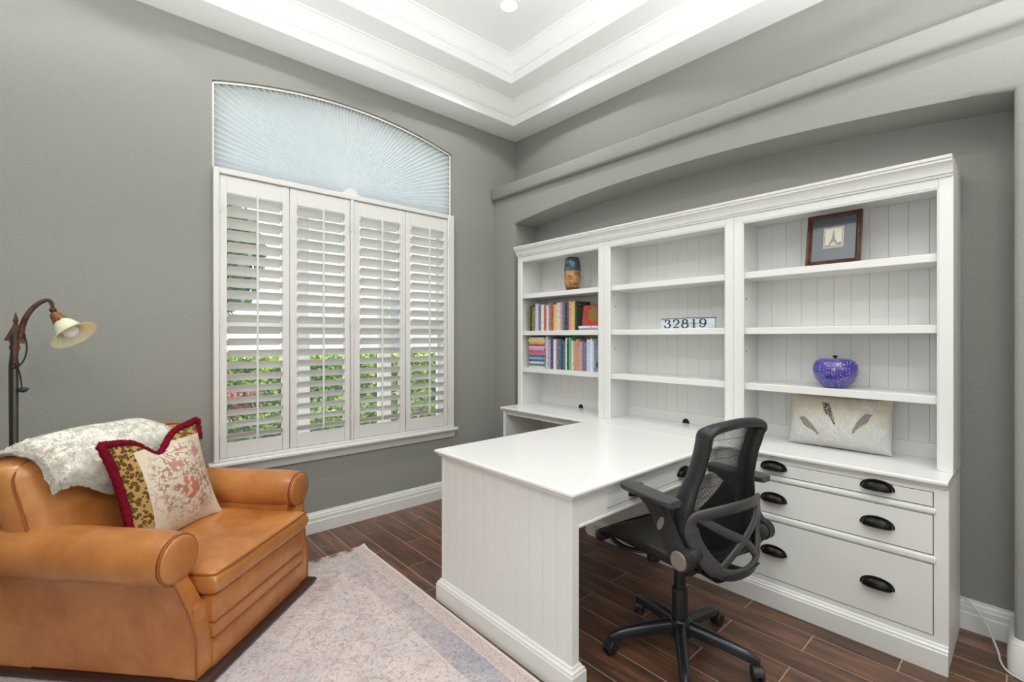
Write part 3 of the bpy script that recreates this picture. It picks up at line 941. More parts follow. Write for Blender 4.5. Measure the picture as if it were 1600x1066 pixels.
    for i, p in enumerate(P):
        tn = (P[(i + 1) % N] - P[i - 1]).normalized()
        d = Vector((0, 1, 0)); d = (d - tn * d.dot(tn)).normalized(); w = tn.cross(d)
        side = abs(p.x) / .21
        dep = .020 + .022 * min(1, side) ** 2; wid = .019
        secs.append([p + d * dep * math.cos(2 * PI * k / 12) + w * wid * math.sin(2 * PI * k / 12) for k in range(12)])
    m.loft(secs, closed=True)
    m.build('back_frame', chair_pl, t, 60)
    # mesh: thin vertical cords on the back surface
    ms = MB(); n = 52
    for k in range(n):
        u = -1 + 2 * (k + .5) / n
        pts = []
        for i in range(12):
            z = .49 + .505 * i / 11
            x = u * (hw(z) - .008)
            pts.append((x, yb(z) + .02 - .030 * (1 - u * u), z))
        ms.bar(pts, .0026, .0012, (0, 1, 0), bev=.1)
    for z in [.5 + .49 * i / 13 for i in range(14)]:
        w_ = hw(z) - .008
        ms.bar([(u * w_, yb(z) + .0206 - .030 * (1 - u * u), z) for u in [-1 + .2 * j for j in range(11)]], .0012, .0008, (0, 1, 0), bev=.1)
    o = ms.build('back_mesh', chair_fb, t, weld=0); o['kind'] = 'stuff'
    lp = MB().grid(lambda a, b: ((-1 + 2 * a) * (hw(.50 + .28 * b) - .02) * (1 - .25 * b), yb(.50 + .28 * b) + .020 - .026 * (1 - (2 * a - 1) ** 2) + .008, .50 + .28 * b - .10 * b * abs(2 * a - 1)), 14, 10)
    lp.build('lumbar_pad', chair_fb, t, 60)
    # rear lumbar cradle
    def S(x, z, off=0):
        return (x, -.290 + 1.75 * x * x + off, z)
    m = MB()
    out = lambda i: (0, -1, .0)
    ring = [S(-.212, .672), S(-.150, .690), S(-.05, .704), S(.05, .704), S(.150, .690), S(.212, .672),
            S(.205, .600), S(.172, .530), S(.120, .470), S(.05, .452), S(-.05, .452), S(-.120, .470), S(-.172, .530), S(-.205, .600)]
    rg = smooth(ring, 3, True)
    m.bar(rg, [.046 + .014 * (1 if .48 < p[2] < .64 else 0) for p in rg], .018, lambda i: (rg[i][0] * 1.6, -1, -.15), closed=True, bev=.4)
    for sd in (-1, 1):
        m.bar(smooth([S(sd * .185, .678, .003), S(sd * .105, .622, .003), S(sd * .0, .572, .003), S(-sd * .070, .520, .003), S(-sd * .115, .478, .003)], 2), .034, .013, out, bev=.4)
    m.build('lumbar_cradle', chair_gr, t, 60)
    b = MB()
    b.loft([[(w * math.cos(2 * PI * k / 16), y + h * math.sin(2 * PI * k / 16) * ny, z + h * math.sin(2 * PI * k / 16) * nz_) for k in range(16)] for w, y, z, h, ny, nz_ in ((.108, -.284, .462, .016, -1, .2), (.106, -.272, .440, .018, -.8, .6), (.094, -.235, .420, .020, -.3, 1), (.075, -.17, .414, .022, 0, 1), (.06, -.06, .420, .020, 0, 1))])
    b.build('back_support', chair_pl, t, 40)
    for sd in (-1, 1):
        MB().tube([(sd * .243, -.212, .533), (sd * .215, -.222, .540), S(sd * .185, .550, .012)], [.034, .031, .026], 12).build('cradle_link', chair_pl, t, 40)
        MB().tube([S(sd * .22, .665, 0), (sd * .205, yb(.67), .668)], .014, 8).build('cradle_post', chair_pl, t, 40)
office_chair()

# ------------------------------------------------------------------ rug
rug_m = mat('faded_rug', rgb(205, 190, 185), .95, spec=.1)
def _rug():
    n, l, p = nt(rug_m)
    tc = n.new('ShaderNodeTexCoord'); sx = n.new('ShaderNodeSeparateXYZ')
    l.new(tc.outputs['Object'], sx.inputs[0])
    def mth(op, a, b=None, c=None):
        k = n.new('ShaderNodeMath'); k.operation = op
        for i, x in enumerate((a, b, c)):
            if x is None: continue
            if isinstance(x, (int, float)): k.inputs[i].default_value = x
            else: l.new(x, k.inputs[i])
        return k.outputs[0]
    def nz(scale, detail=3, dist=0., rough=.6, vec=None):
        k = n.new('ShaderNodeTexNoise'); k.inputs['Scale'].default_value = scale; k.inputs['Detail'].default_value = detail
        k.inputs['Distortion'].default_value = dist; k.inputs['Roughness'].default_value = rough
        l.new(vec or tc.outputs['Object'], k.inputs['Vector']); return k.outputs['Fac']
    def mix(f, a, b):
        k = n.new('ShaderNodeMix'); k.data_type = 'RGBA'
        if isinstance(f, (int, float)): k.inputs[0].default_value = f
        else: l.new(f, k.inputs[0])
        for i, x in ((6, a), (7, b)):
            if isinstance(x, tuple): k.inputs[i].default_value = x
            else: l.new(x, k.inputs[i])
        return k.outputs[2]
    def rmp(f, a, b):
        k = n.new('ShaderNodeMapRange'); k.clamp = True
        k.inputs[1].default_value = a; k.inputs[2].default_value = b
        l.new(f, k.inputs[0]); return k.outputs[0]
    dr = mth('MULTIPLY', sx.outputs[0], -1.0)          # distance in from the right edge (origin on the corner)
    df = mth('MULTIPLY', sx.outputs[1], -1.0)          # distance in from the far edge
    wob = mth('MULTIPLY', mth('SUBTRACT', nz(5, 2), .5), .012)
    d = mth('ADD', dr, wob)
    base = mix(rmp(nz(3.5, 4), .38, .62), rgb(214, 199, 195), rgb(196, 190, 194))
    base = mix(rmp(nz(7, 4, 1.2), .52, .66), base, rgb(196, 178, 176))
    fine = mix(mth('MULTIPLY', rmp(nz(30, 4, 2.5), .50, .62), .8), base, rgb(168, 148, 148))
    fine = mix(mth('MULTIPLY', rmp(nz(9, 5, 1.5), .56, .70), .7), fine, rgb(160, 140, 132))
    fine = mix(mth('MULTIPLY', rmp(nz(55, 2, 3), .56, .63), .7), fine, rgb(228, 216, 208))
    band = mix(rmp(nz(4, 3), .42, .6), rgb(170, 160, 166), rgb(158, 162, 176))
    band = mix(mth('MULTIPLY', rmp(nz(30, 4, 2.5), .5, .6), .7), band, rgb(140, 126, 138))
    band = mix(mth('MULTIPLY', rmp(nz(48, 2, 3), .56, .63), .6), band, rgb(212, 202, 200))
    inb = mth('MULTIPLY', mth('GREATER_THAN', d, .078), mth('LESS_THAN', d, .205))
    edge = mix(rmp(nz(60, 3, 2.0), .5, .6), rgb(214, 198, 192), rgb(180, 156, 152))
    fade = rmp(nz(2.6, 3), .36, .56)
    far = rmp(df, .25, .6)
    c = mix(mth('MULTIPLY', mth('MULTIPLY', inb, .85), mth('ADD', mth('MULTIPLY', mth('MULTIPLY', fade, far), .75), .2)), fine, band)
    c = mix(mth('MULTIPLY', mth('LESS_THAN', d, .075), .75), c, edge)
    for x in (.076, .207):
        ln = mth('LESS_THAN', mth('ABSOLUTE', mth('SUBTRACT', d, x)), .0022)
        c = mix(mth('MULTIPLY', mth('MULTIPLY', ln, .55), far), c, rgb(226, 214, 206))
    c = mix(mth('LESS_THAN', dr, .012), c, rgb(224, 214, 208))
    l.new(c, p.inputs['Base Color'])
    b = n.new('ShaderNodeBump'); b.inputs['Strength'].default_value = .3; b.inputs['Distance'].default_value = .002
    l.new(nz(260, 2), b.inputs['Height']); l.new(b.outputs[0], p.inputs['Normal'])
_rug()
def rug():
    t = thing('area_rug', 'faded pink and grey patterned area rug on the dark tile floor', 'rug', (1.284, 2.842, 0), R(-.25))
    def g(z):
        def f(a, b):
            x = -1.95 * a; y = -3.3 * b
            curl = .012 * max(0, 1 - math.hypot(x, y) / .05) ** 2
            return (x, y - .05 * a * 0, z + curl)
        return f
    m = MB()
    m.grid(g(.010), 40, 60); m.grid(g(.0005), 40, 60)
    for pr in (lambda s: (-1.95 * s, 0), lambda s: (-1.95 * s, -3.3), lambda s: (0, -3.3 * s), lambda s: (-1.95, -3.3 * s)):
        m.grid(lambda a, b: (*pr(a), .0005 + .0095 * b + .012 * max(0, 1 - math.hypot(*pr(a)) / .05) ** 2), 60, 1)
    m.build('pile', rug_m, t, 60)
    fr = MB()
    for i in range(620):
        x = -1.95 * (i + random.random()) / 620
        dx = random.uniform(-.006, .006); L = random.uniform(.010, .022)
        fr.bar([(x, -.004, .0085), (x + dx * .5, L * .5, .006), (x + dx, L, .0022)], .0036, .0026, (0, 0, 1), bev=.1)
    fr.build('fringe', wool_m, t, weld=0)['kind'] = 'stuff'
rug()

# ------------------------------------------------------------------ armchair (local: x across, y from front to back)
CH = (.588, 2.338, .0105); CHR = .738
def armchair():
    t = thing('leather_armchair', 'tan leather club armchair with rolled arms and dark wood plinth', 'armchair', CH, CHR)
    # wooden plinth
    prof = [(-.012, 0), (.006, 0), (.018, .006), (.022, .014), (.020, .022), (.008, .030), (-.012, .034)]
    m = MB(); m.loft([[(-.385 - a, -.0 - a, b), (.385 + a, -.0 - a, b), (.385 + a, .81 + a, b), (-.385 - a, .90 + a, b)] for a, b in prof])
    m.build('plinth', darkwood, t, 40)
    m = MB(); m.rbox(-.380, .380, .035, .800, .03, .300, .012, 2)
    m.build('seat_box', leather, t, 40)
    # front: lower panel, band and upper rail
    m = MB().rbox(-.310, .310, .014, .06, .030, .1435, .005, 2); m.build('front_panel', leather, t, 40)
    m = MB().rbox(-.312, .312, .008, .06, .1455, .2035, .008, 3); m.build('front_band', leather, t, 40)
    m = MB().rbox(-.314, .314, .006, .08, .2055, .312, .010, 3); m.build('front_rail', leather, t, 40)
    m = MB()
    for z in (.1445, .2045): m.tube([(-.312, .009, z), (.312, .009, z)], .0042, 6)
    m.build('front_piping', piping_m, t, 60)['kind'] = 'stuff'
    for sd in (-1, 1):
        # rolled arm
        m = MB(); secs = []
        for i in range(25):
            s = i / 24; y = .088 + (.712 if sd > 0 else .860) * s
            r = .098
            if s < .06: r *= .93 + .07 * math.sqrt(s / .06)
            if s > .94: r *= 1 - .35 * ((s - .94) / .06) ** 2
            zc = .494 + .004 * math.sin(PI * s)
            sec = []
            for k in range(28):
                a = 2 * PI * k / 28
                rr = r * (1 + .02 * noise.noise(Vector((math.cos(a) * 1.5 + sd, math.sin(a) * 1.5, y * 6))))
                sec.append((sd * .403 + sd * rr * 1.02 * math.cos(a), y, zc + rr * math.sin(a)))
            secs.append(sec)
        m.loft(secs); arm = m.build('rolled_arm', leather, t, 60)
        # outer side below the roll, bowed
        def side(yy):
            return [(sd * .300, .035), (sd * .384, .035), (sd * .386, .20), (sd * .390, .30), (sd * .402, .38), (sd * .430, .43), (sd * .430, .50), (sd * .330, .50), (sd * .318, .30)]
        m = MB(); m.loft([[(x, y, z) for x, z in side(y)] for y in (.098 + (.705 if sd > 0 else .82) * i / 8 for i in range(9))])
        m.build('arm_side', leather, t, 50)
        # scroll front: disc and flaring post
        circ = [(sd * (.403 + .083 * math.cos(a)), .494 + .083 * math.sin(a)) for a in [R(-62) + (2 * PI - R(68)) * i / 30 for i in range(31)]]
        yz = lambda z: .022 + .056 * min(1, max(0, (z - .18) / .26))
        post = [(.436, .425), (.418, .365), (.400, .300), (.389, .240), (.386, .180), (.386, .034), (.306, .034), (.306, .180), (.310, .230), (.326, .300), (.345, .360), (.372, .425)]
        m = MB(); n = len(post)
        v = [(sd * x, yz(z), z) for x, z in post] + [(sd * x, yz(z) + .09, z) for x, z in post]
        # quads between outer and inner rails
        h = n // 2
        f = []
        for i in range(h - 1):
            a, b, c, d = i, i + 1, n - 2 - i, n - 1 - i
            f.append((a, b, c, d)); f.append((a + n, d + n, c + n, b + n))
        f += [(i, (i + 1) % n, n + (i + 1) % n, n + i) for i in range(n)]
        m.add(v, f)
        m.build('arm_post', leather, t, 50)
        d = MB(); dsec = []
        for rr, yy in ((.080, .092), (.086, .080), (.086, .074), (.078, .068), (.05, .064), (.012, .063)):
            dsec.append([(sd * .403 + rr * math.cos(2 * PI * k / 32), yy, .494 + rr * math.sin(2 * PI * k / 32)) for k in range(32)])
        d.loft(dsec); d.build('scroll_cap', leather, arm, 60)
        p = MB()
        p.tube([(sd * .403 + .0885 * math.cos(2 * PI * k / 40), .080, .494 + .0885 * math.sin(2 * PI * k / 40)) for k in range(40)], .005, 6, closed=True)
        p.build('scroll_piping', piping_m, arm, 60)
        p = MB()
        p.tube([(sd * x, yz(z) - .001, z) for x, z in post[:6]], .0042, 6)
        p.build('post_piping', piping_m, t, 60)
    # seat cushion
    def sc(x, y, z, u, v):
        nz_ = noise.noise(Vector((x * 6, y * 8, .3))) * .008 + noise.noise(Vector((x * 15, y * 20, 2.3))) * .005
        zz = z + (.012 * (1 - u * u) * (1 - v * v) if z > 0 else 0) + (nz_ if z > 0 else 0)
        return (x, y + .334, zz + .362)
    m = MB().cushion(.334, .350, .054, 16, 3.2, 48, 48, sc); m.build('seat_cushion', leather, t, 60)
    p = MB()
    for dz in (.036,):
        pts = [(-.322 + .644 * i / 24, -.012 + .006 * abs(2 * i / 24 - 1) ** 6, .362 + dz + .004) for i in range(25)]
        p.tube([(-.331, .25, .402), (-.330, .02, .402)] + pts + [(.330, .02, .402), (.331, .25, .402)], .0045, 6)
    p.build('cushion_piping', piping_m, t, 60)
    # back frame and back cushion
    m = MB().prism([(-.385, .03), (-.385, .70), (-.36, .76), (-.32, .785), (.32, .785), (.36, .76), (.372, .70), (.372, .03)], 'y', .72, .895); m.build('back_frame', leather, t, 50)
    def bc(x, y, z, u, v):
        # plan (x, height) ; z is thickness -> depth
        hgt = .640 + y
        lean = .16 * (y / .22)
        zz = z * (1 + .10 * (1 - u * u))
        w = x * (1 + .02 * v) + .004 * noise.noise(Vector((x * 5, y * 5, z * 9)))
        dz = .008 * noise.noise(Vector((x * 6, y * 6, 1.7)))
        return (w, .742 + lean * .38 - zz + dz, hgt + .02 * (1 - u ** 4) * (v if v > 0 else 0) - .03 * abs(u) ** 3 * max(0, v))
    m = MB().cushion(.450, .215, .115, 7, 2.4, 40, 30, bc); m.build('back_cushion', leather, t, 60)
    p = MB()
    for sg in (1, -1):
        ring = []
        for i in range(64):
            a = 2 * PI * i / 64
            ca, sa = math.cos(a), math.sin(a)
            u = math.copysign(abs(ca) ** .28, ca); v = math.copysign(abs(sa) ** .28, sa)
            ring.append(bc(.450 * u * .985, .215 * v * .985, sg * .062, u * .985, v * .985))
        p.tube(ring, .0042, 6, closed=True)
    p.build('back_piping', piping_m, t, 60)['kind'] = 'stuff'
armchair()
CM = Matrix.Translation(CH) @ Matrix.Rotation(CHR, 4, 'Z')

# sheepskin draped over the top of the backrest
def sheepskin():
    o = CM @ Vector((-.1, .76, .85))
    t = thing('sheepskin_throw', 'fluffy cream sheepskin draped over the armchair backrest', 'throw', tuple(o), CHR)
    loc = Vector((-.1, .76, .85))
    # path over the backrest in (y,z): front hem up over the top and down behind
    prof = [(.600, .640), (.598, .700), (.612, .775), (.650, .834), (.700, .868), (.770, .884), (.840, .872), (.895, .820), (.912, .740), (.916, .66)]
    def pp(s):
        k = s * (len(prof) - 1); i = min(int(k), len(prof) - 2); f = k - i
        return (prof[i][0] * (1 - f) + prof[i + 1][0] * f, prof[i][1] * (1 - f) + prof[i + 1][1] * f)
    def surf(a, b):
        # b along drape (0 front hem), a across
        x = -.405 + .66 * a
        # the front flap is narrower than the part lying along the top
        lim = .50 + .36 * math.exp(-((a - .36) / .20) ** 2) - .02
        fb = 1 - (1 - b) * 1.0
        s0 = max(0, .44 - lim * .51)
        s = s0 + (1 - s0) * b
        y, z = pp(s)
        z += .018 * math.sin(a * PI) + .012 * noise.noise(Vector((a * 4, s * 4, 0))) - .05 * max(0, (a - .8) / .2) ** 2 - .02 * max(0, (.12 - a) / .12)
        return Vector((x + .02 * noise.noise(Vector((s * 5, a, 3))), y, z)) - loc
    def frame(a, b):
        e = .006
        p = surf(a, b); du = surf(min(1, a + e), b) - surf(max(0, a - e), b); dv = surf(a, min(1, b + e)) - surf(a, max(0, b - e))
        nrm = dv.cross(du)
        nrm = nrm.normalized() if nrm.length > 1e-9 else Vector((0, 0, 1))
        if nrm.dot(Vector((p.x, p.y, p.z)) + loc - Vector((p.x + loc.x, .76, .70))) < 0: nrm = -nrm
        return p, nrm
    def fluffy(a, b):
        p, nr = frame(a, b)
        q = (p + loc)
        c = noise.noise(q * 34) * .5 + noise.noise(q * 75) * .35 + noise.noise(q * 150) * .2
        edge = min(1, 9 * min(a, 1 - a, b + .02, 1.02 - b))
        return tuple(p + nr * ((.016 + .011 * c) * max(.1, edge)))
    m = MB().grid(fluffy, 110, 110)
    m.grid(lambda a, b: tuple(surf(a, b)), 30, 30)
    m.build('hide', wool_m, t, 60, weld=0)
    w = MB()
    for _ in range(38000):
        a, b = random.random(), random.random()
        if random.random() < .22: a = random.choice((random.random() * .03, 1 - random.random() * .03))
        elif random.random() < .22: b = random.random() * .04
        p, nrm = frame(a, b)
        q = p + loc
        cl = noise.noise_vector(q * 26)
        dirv = (nrm * 1.5 + cl * .8 + Vector((random.uniform(-.35, .35), random.uniform(-.35, .35), random.uniform(-.45, .2)))).normalized()
        if b < .05: dirv = (dirv + Vector((0, 0, -.9))).normalized()
        if a < .04 or a > .96: dirv = (dirv + Vector((-.8 if a < .5 else .8, 0, -.2))).normalized()
        ln = random.uniform(.011, .020)
        sd = dirv.cross(Vector((random.uniform(-1, 1), random.uniform(-1, 1), random.uniform(-1, 1)))).normalized() * .0020
        base = p + nrm * .008
        mid = base + dirv * ln * .55; tip = base + dirv * ln + Vector((0, 0, -.004))
        w.add([base - sd, base + sd, mid + sd * .8, mid - sd * .8, tip], [(0, 1, 2, 3), (3, 2, 4)])
    w.build('wool', wool_m, t, weld=0)['kind'] = 'stuff'
sheepskin()

# tapestry cushion
pil_m = mat('floral_tapestry', rgb(226, 212, 192), .9, spec=.1)
def _pil():
    n, l, p = nt(pil_m)
    tc = n.new('ShaderNodeTexCoord'); sx = n.new('ShaderNodeSeparateXYZ'); l.new(tc.outputs['Object'], sx.inputs[0])
    def mth(op, a, b=None):
        k = n.new('ShaderNodeMath'); k.operation = op
        for i, x in enumerate((a, b)):
            if x is None: continue
            if isinstance(x, (int, float)): k.inputs[i].default_value = x
            else: l.new(x, k.inputs[i])
        return k.outputs[0]
    def nz(scale, detail=3, dist=0.):
        k = n.new('ShaderNodeTexNoise'); k.inputs['Scale'].default_value = scale; k.inputs['Detail'].default_value = detail; k.inputs['Distortion'].default_value = dist
        l.new(tc.outputs['Object'], k.inputs['Vector']); return k.outputs['Fac']
    def mix(f, a, b):
        k = n.new('ShaderNodeMix'); k.data_type = 'RGBA'
        l.new(f, k.inputs[0])
        for i, x in ((6, a), (7, b)):
            if isinstance(x, tuple): k.inputs[i].default_value = x
            else: l.new(x, k.inputs[i])
        return k.outputs[2]
    def rmp(f, a, b):
        k = n.new('ShaderNodeMapRange'); k.clamp = True; k.inputs[1].default_value = a; k.inputs[2].default_value = b
        l.new(f, k.inputs[0]); return k.outputs[0]
    x, z = sx.outputs[0], sx.outputs[2]
    def blob(cx, cz, r0, r1):
        dx = mth('SUBTRACT', x, cx); dz = mth('SUBTRACT', z, cz)
        r = mth('SQRT', mth('ADD', mth('MULTIPLY', dx, dx), mth('MULTIPLY', dz, dz)))
        r = mth('ADD', r, mth('MULTIPLY', mth('SUBTRACT', nz(30, 2), .5), .03))
        k = n.new('ShaderNodeMapRange'); k.clamp = True; k.inputs[1].default_value = r0; k.inputs[2].default_value = r1; k.inputs[3].default_value = 1; k.inputs[4].default_value = 0
        l.new(r, k.inputs[0]); return k.outputs[0], r
    c = mix(rmp(nz(6, 2), .4, .65), rgb(226, 213, 196), rgb(212, 196, 174))
    zone, _ = blob(.045, .0, .14, .23)
    st = rmp(nz(24, 3, 2.5), .53, .58)
    c = mix(mth('MULTIPLY', mth('MULTIPLY', zone, st), .8), c, rgb(132, 112, 92))
    st2 = rmp(nz(19, 2, 3.0), .57, .62)
    c = mix(mth('MULTIPLY', mth('MULTIPLY', zone, st2), .8), c, rgb(176, 112, 104))
    for cx, cz, rad in ((.03, -.05, .055), (.13, .09, .035), (-.01, .075, .040), (.10, -.14, .035)):
        bl, r = blob(cx, cz, rad * .9, rad)
        k = n.new('ShaderNodeTexVoronoi'); k.inputs['Scale'].default_value = 42; l.new(tc.outputs['Object'], k.inputs['Vector'])
        petal = mix(rmp(k.outputs['Distance'], .25, .55), rgb(228, 188, 166), rgb(190, 120, 110)) if rad > .045 else mix(rmp(k.outputs['Distance'], .25, .55), rgb(228, 206, 192), rgb(186, 138, 130))
        c = mix(bl, c, petal)
    # leopard bands on three sides
    v = n.new('ShaderNodeTexVoronoi'); v.inputs['Scale'].default_value = 62; l.new(tc.outputs['Object'], v.inputs['Vector'])
    spot = rmp(v.outputs['Distance'], .30, .42)
    leo = mix(rmp(v.outputs['Distance'], .46, .58), rgb(92, 66, 36), rgb(182, 148, 92))
    leo = mix(rmp(v.outputs['Distance'], .12, .26), rgb(142, 106, 60), leo)
    band = mth('MAXIMUM', mth('LESS_THAN', x, -.160), mth('GREATER_THAN', z, .180))
    c = mix(band, c, leo)
    l.new(c, p.inputs['Base Color'])
    b = n.new('ShaderNodeBump'); b.inputs['Strength'].default_value = .25; b.inputs['Distance'].default_value = .002
    l.new(nz(220, 2), b.inputs['Height']); l.new(b.outputs[0], p.inputs['Normal'])
_pil()
def tapestry_cushion():
    base = CM @ Vector((-.005, .430, .424))
    t = thing('tapestry_cushion', 'floral and leopard tapestry cushion with burgundy fringe on the leather armchair', 'cushion', tuple(base), CHR)
    H = .235
    tilt = Matrix.Translation((0, .05, .222)) @ Matrix.Rotation(R(-15), 4, 'X') @ Matrix.Rotation(R(-2), 4, 'Y')
    def df(x, y, z, u, v):
        # u across, v up ; pinch the edges, karate-chop the top
        px = x * (1 - .10 * (1 - u * u) * 0 - .07 * (1 - v * v) * 1.0 + .06 * v * v)
        pz = y * (1 - .05 * (1 - u * u) + .05 * u * u)
        pz -= .085 * math.exp(-((u + .06) / .30) ** 2) * max(0, v) ** 2
        return (px, -z * (1 - .35 * math.exp(-(u / .3) ** 2) * max(0, v)), pz)
    m = MB().cushion(.245, H, .085, 2.2, 1.25, 36, 36, df)
    o = m.build('cover', pil_m, t, 80)
    o.matrix_local = tilt
    fr = MB(); path = []
    def border(s):
        if s < 1: u, v = -1, -1 + 2 * s
        elif s < 2: u, v = -1 + 2 * (s - 1), 1
        else: u, v = 1, 1 - 2 * (s - 2)
        return Vector(df(.245 * u, H * v, 0, u, v))
    path = [border(.06 + 2.14 * i / 90) for i in range(91)]
    fr.tube([tuple(p) for p in path], [.016 + .0025 * math.sin(i * 2.3) for i in range(91)], 8)
    for i in range(6500):
        s = .06 + 2.14 * random.random(); p = border(s)
        d = Vector((random.gauss(0, 1), random.gauss(0, 1), random.gauss(0, 1))).normalized()
        q = d.cross(Vector((random.uniform(-1, 1), .3, random.uniform(-1, 1)))).normalized() * .0016
        a = p + d * .010; b = p + d * random.uniform(.017, .0205)
        fr.add([a - q, a + q, b + q * .7, b - q * .7], [(0, 1, 2, 3)])
    f = fr.build('brush_fringe', fringe_m, t, 60, weld=0, label='burgundy brush fringe'); f.matrix_local = tilt
tapestry_cushion()

# ------------------------------------------------------------------ floor lamp
def floor_lamp():
    bx, by = -.256, 2.98
    t = thing('floor_lamp', 'aged bronze bridge floor lamp with cream glass bell shade behind the armchair', 'lamp', (bx, by, 0))
    MB().lathe([(0, 0), (.115, 0), (.118, .008), (.105, .018), (.05, .03), (.022, .05), (0, .05)], 32).build('base', rust_m, t, 40)
    MB().lathe([(0, .045), (.0125, .045), (.0125, 1.20), (.010, 1.205), (0, 1.205)], 16).build('pole', mat('dark_steel_tube', rgb(84, 78, 74), .35, .7), t, 40)
    MB().lathe([(0, 1.19), (.012, 1.19), (.016, 1.21), (.011, 1.23), (.013, 1.27), (.018, 1.285), (.014, 1.30), (.018, 1.33), (.013, 1.345), (0, 1.345)], 16).build('pole_finial', rust_m, t, 40)
    # triangular bracket with spike
    b = MB(); b.prism([(-.032, 1.318), (.030, 1.302), (.034, 1.345), (.008, 1.385), (-.004, 1.385)], 'y', -.010, .010)
    b.lathe([(0, 1.375), (.010, 1.378), (.006, 1.395), (.009, 1.402), (.001, 1.440), (0, 1.440)], 10, (.003, 0, 0))
    b.build('bracket', rust_m, t, 40)
    arm = [(.018, 0, 1.330), (.022, 0, 1.375), (.036, -.004, 1.425), (.060, -.008, 1.468), (.088, -.012, 1.494), (.106, -.014, 1.500), (.116, -.016, 1.488), (.120, -.016, 1.465)]
    arm = smooth(arm, 2); MB().tube(arm, [.019 - .010 * i / (len(arm) - 1) for i in range(len(arm))], 12, flat=.65).build('arm', rust_m, t, 50)
    MB().lathe([(0, 0), (.008, .002), (.006, .012), (.013, .020), (.013, .028), (.006, .036), (0, .038)], 14, (.121, -.017, 1.430)).build('swivel_joint', rust_m, t, 40)
    # shade assembly, tilted
    sj = Vector((.122, -.018, 1.440))
    tip = Vector((.52, -.42, -.74)).normalized()     # axis from the socket towards the mouth
    rot = Vector((0, 0, -1)).rotation_difference(tip).to_matrix().to_4x4()
    M = Matrix.Translation(sj) @ rot
    s = MB().lathe([(0, -.002), (.016, -.004), (.022, -.018), (.026, -.040), (.031, -.048), (.031, -.060), (.028, -.062), (0, -.062)], 20); s.xf(M)
    s.build('socket', brass_m, t, 40, label='antique brass lamp socket')
    sh = [(.028, -.050), (.033, -.060), (.040, -.072), (.045, -.088), (.050, -.104), (.062, -.118), (.082, -.130), (.090, -.136)]
    inn = [(.087, -.137), (.079, -.131), (.059, -.120), (.047, -.106), (.042, -.089), (.037, -.073), (.028, -.061)]
    m = MB(); n = 36; allp = sh + inn
    secs = [[tuple(M @ Vector((r * math.cos(2 * PI * k / n), r * math.sin(2 * PI * k / n), z))) for k in range(n)] for r, z in allp]
    m.loft(secs, caps=False)
    m.build('shade', shade_m, t, 60, label='cream glass bell shade')
    bu = MB().lathe([(0, -.058), (.013, -.060), (.014, -.072), (.026, -.090), (.031, -.108), (.028, -.124), (.016, -.136), (0, -.139)], 20); bu.xf(M)
    bu.build('bulb', bulb_m, t, 60)
    th = MB()
    for k in range(3):
        a = k * 2.1 + .4
        th.xf(Matrix.Identity(4))
        q = MB().tube([(.030 * math.cos(a), .030 * math.sin(a), -.054), (.043 * math.cos(a), .043 * math.sin(a), -.054)], .004, 6); q.xf(M)
        q.build('thumbscrew', rust_m, t, 40)
    MB().tube([(.010, -.012, 1.10), (.020, -.016, 1.10), (.030, -.020, 1.10), (.038, -.022, 1.103), (.044, -.024, 1.106)], [.008, .0115, .012, .009, .004], 12).build('switch', chair_pl, t, 40)
    MB().tube(smooth([(.030, -.012, 1.345), (.040, -.014, 1.29), (.034, -.014, 1.24), (.014, -.014, 1.20), (-.012, -.012, 1.195), (-.016, -.014, 1.22), (.006, -.016, 1.215), (.018, -.016, 1.17), (.024, -.020, 1.105)]), .003, 6).build('cord', cord_blk, t, 60)
    MB().tube([(-.004, -.014, 1.34), (-.014, -.016, 1.2), (-.013, -.016, 1.0), (-.012, -.016, .85), (-.024, -.018, .7), (-.030, -.02, .4), (-.035, -.03, .05), (-.06, -.05, .008), (-.2, -.02, .006)], .0035, 6).build('cord', cord_blk, t, 60)
floor_lamp()

# ------------------------------------------------------------------ things on the shelves
BOOKM = {}
def bookmat(c):
    if c not in BOOKM:
        m = mat('book_cover_%02d' % len(BOOKM), rgb(*c), .45)
        n, l, p = nt(m)
        # printed spine: bands and specks of a lighter and darker tint
        tc = n.new('ShaderNodeTexCoord'); mp = n.new('ShaderNodeMapping'); mp.inputs['Scale'].default_value = (60, 110, 60)
        oi = n.new('ShaderNodeObjectInfo'); mu = n.new('ShaderNodeMath'); mu.operation = 'MULTIPLY'; mu.inputs[1].default_value = 50
        cb = n.new('ShaderNodeCombineXYZ')
        l.new(oi.outputs['Random'], mu.inputs[0]); l.new(mu.outputs[0], cb.inputs[2]); l.new(cb.outputs[0], mp.inputs['Location'])
        tx = n.new('ShaderNodeTexNoise'); tx.inputs['Scale'].default_value = 1.0; tx.inputs['Detail'].default_value = 2
        l.new(tc.outputs['Object'], mp.inputs['Vector']); l.new(mp.outputs[0], tx.inputs['Vector'])
        a = tuple(min(255, int(x + (255 - x) * .45)) for x in c); b = tuple(int(x * .68) for x in c)
        r = ramp_node(n, [(.28, rgb(*b)), (.42, rgb(*c)), (.58, rgb(*c)), (.74, rgb(*a))])
        l.new(tx.outputs['Fac'], r.inputs[0]); l.new(r.outputs[0], p.inputs['Base Color'])
        BOOKM[c] = m
    return BOOKM[c]
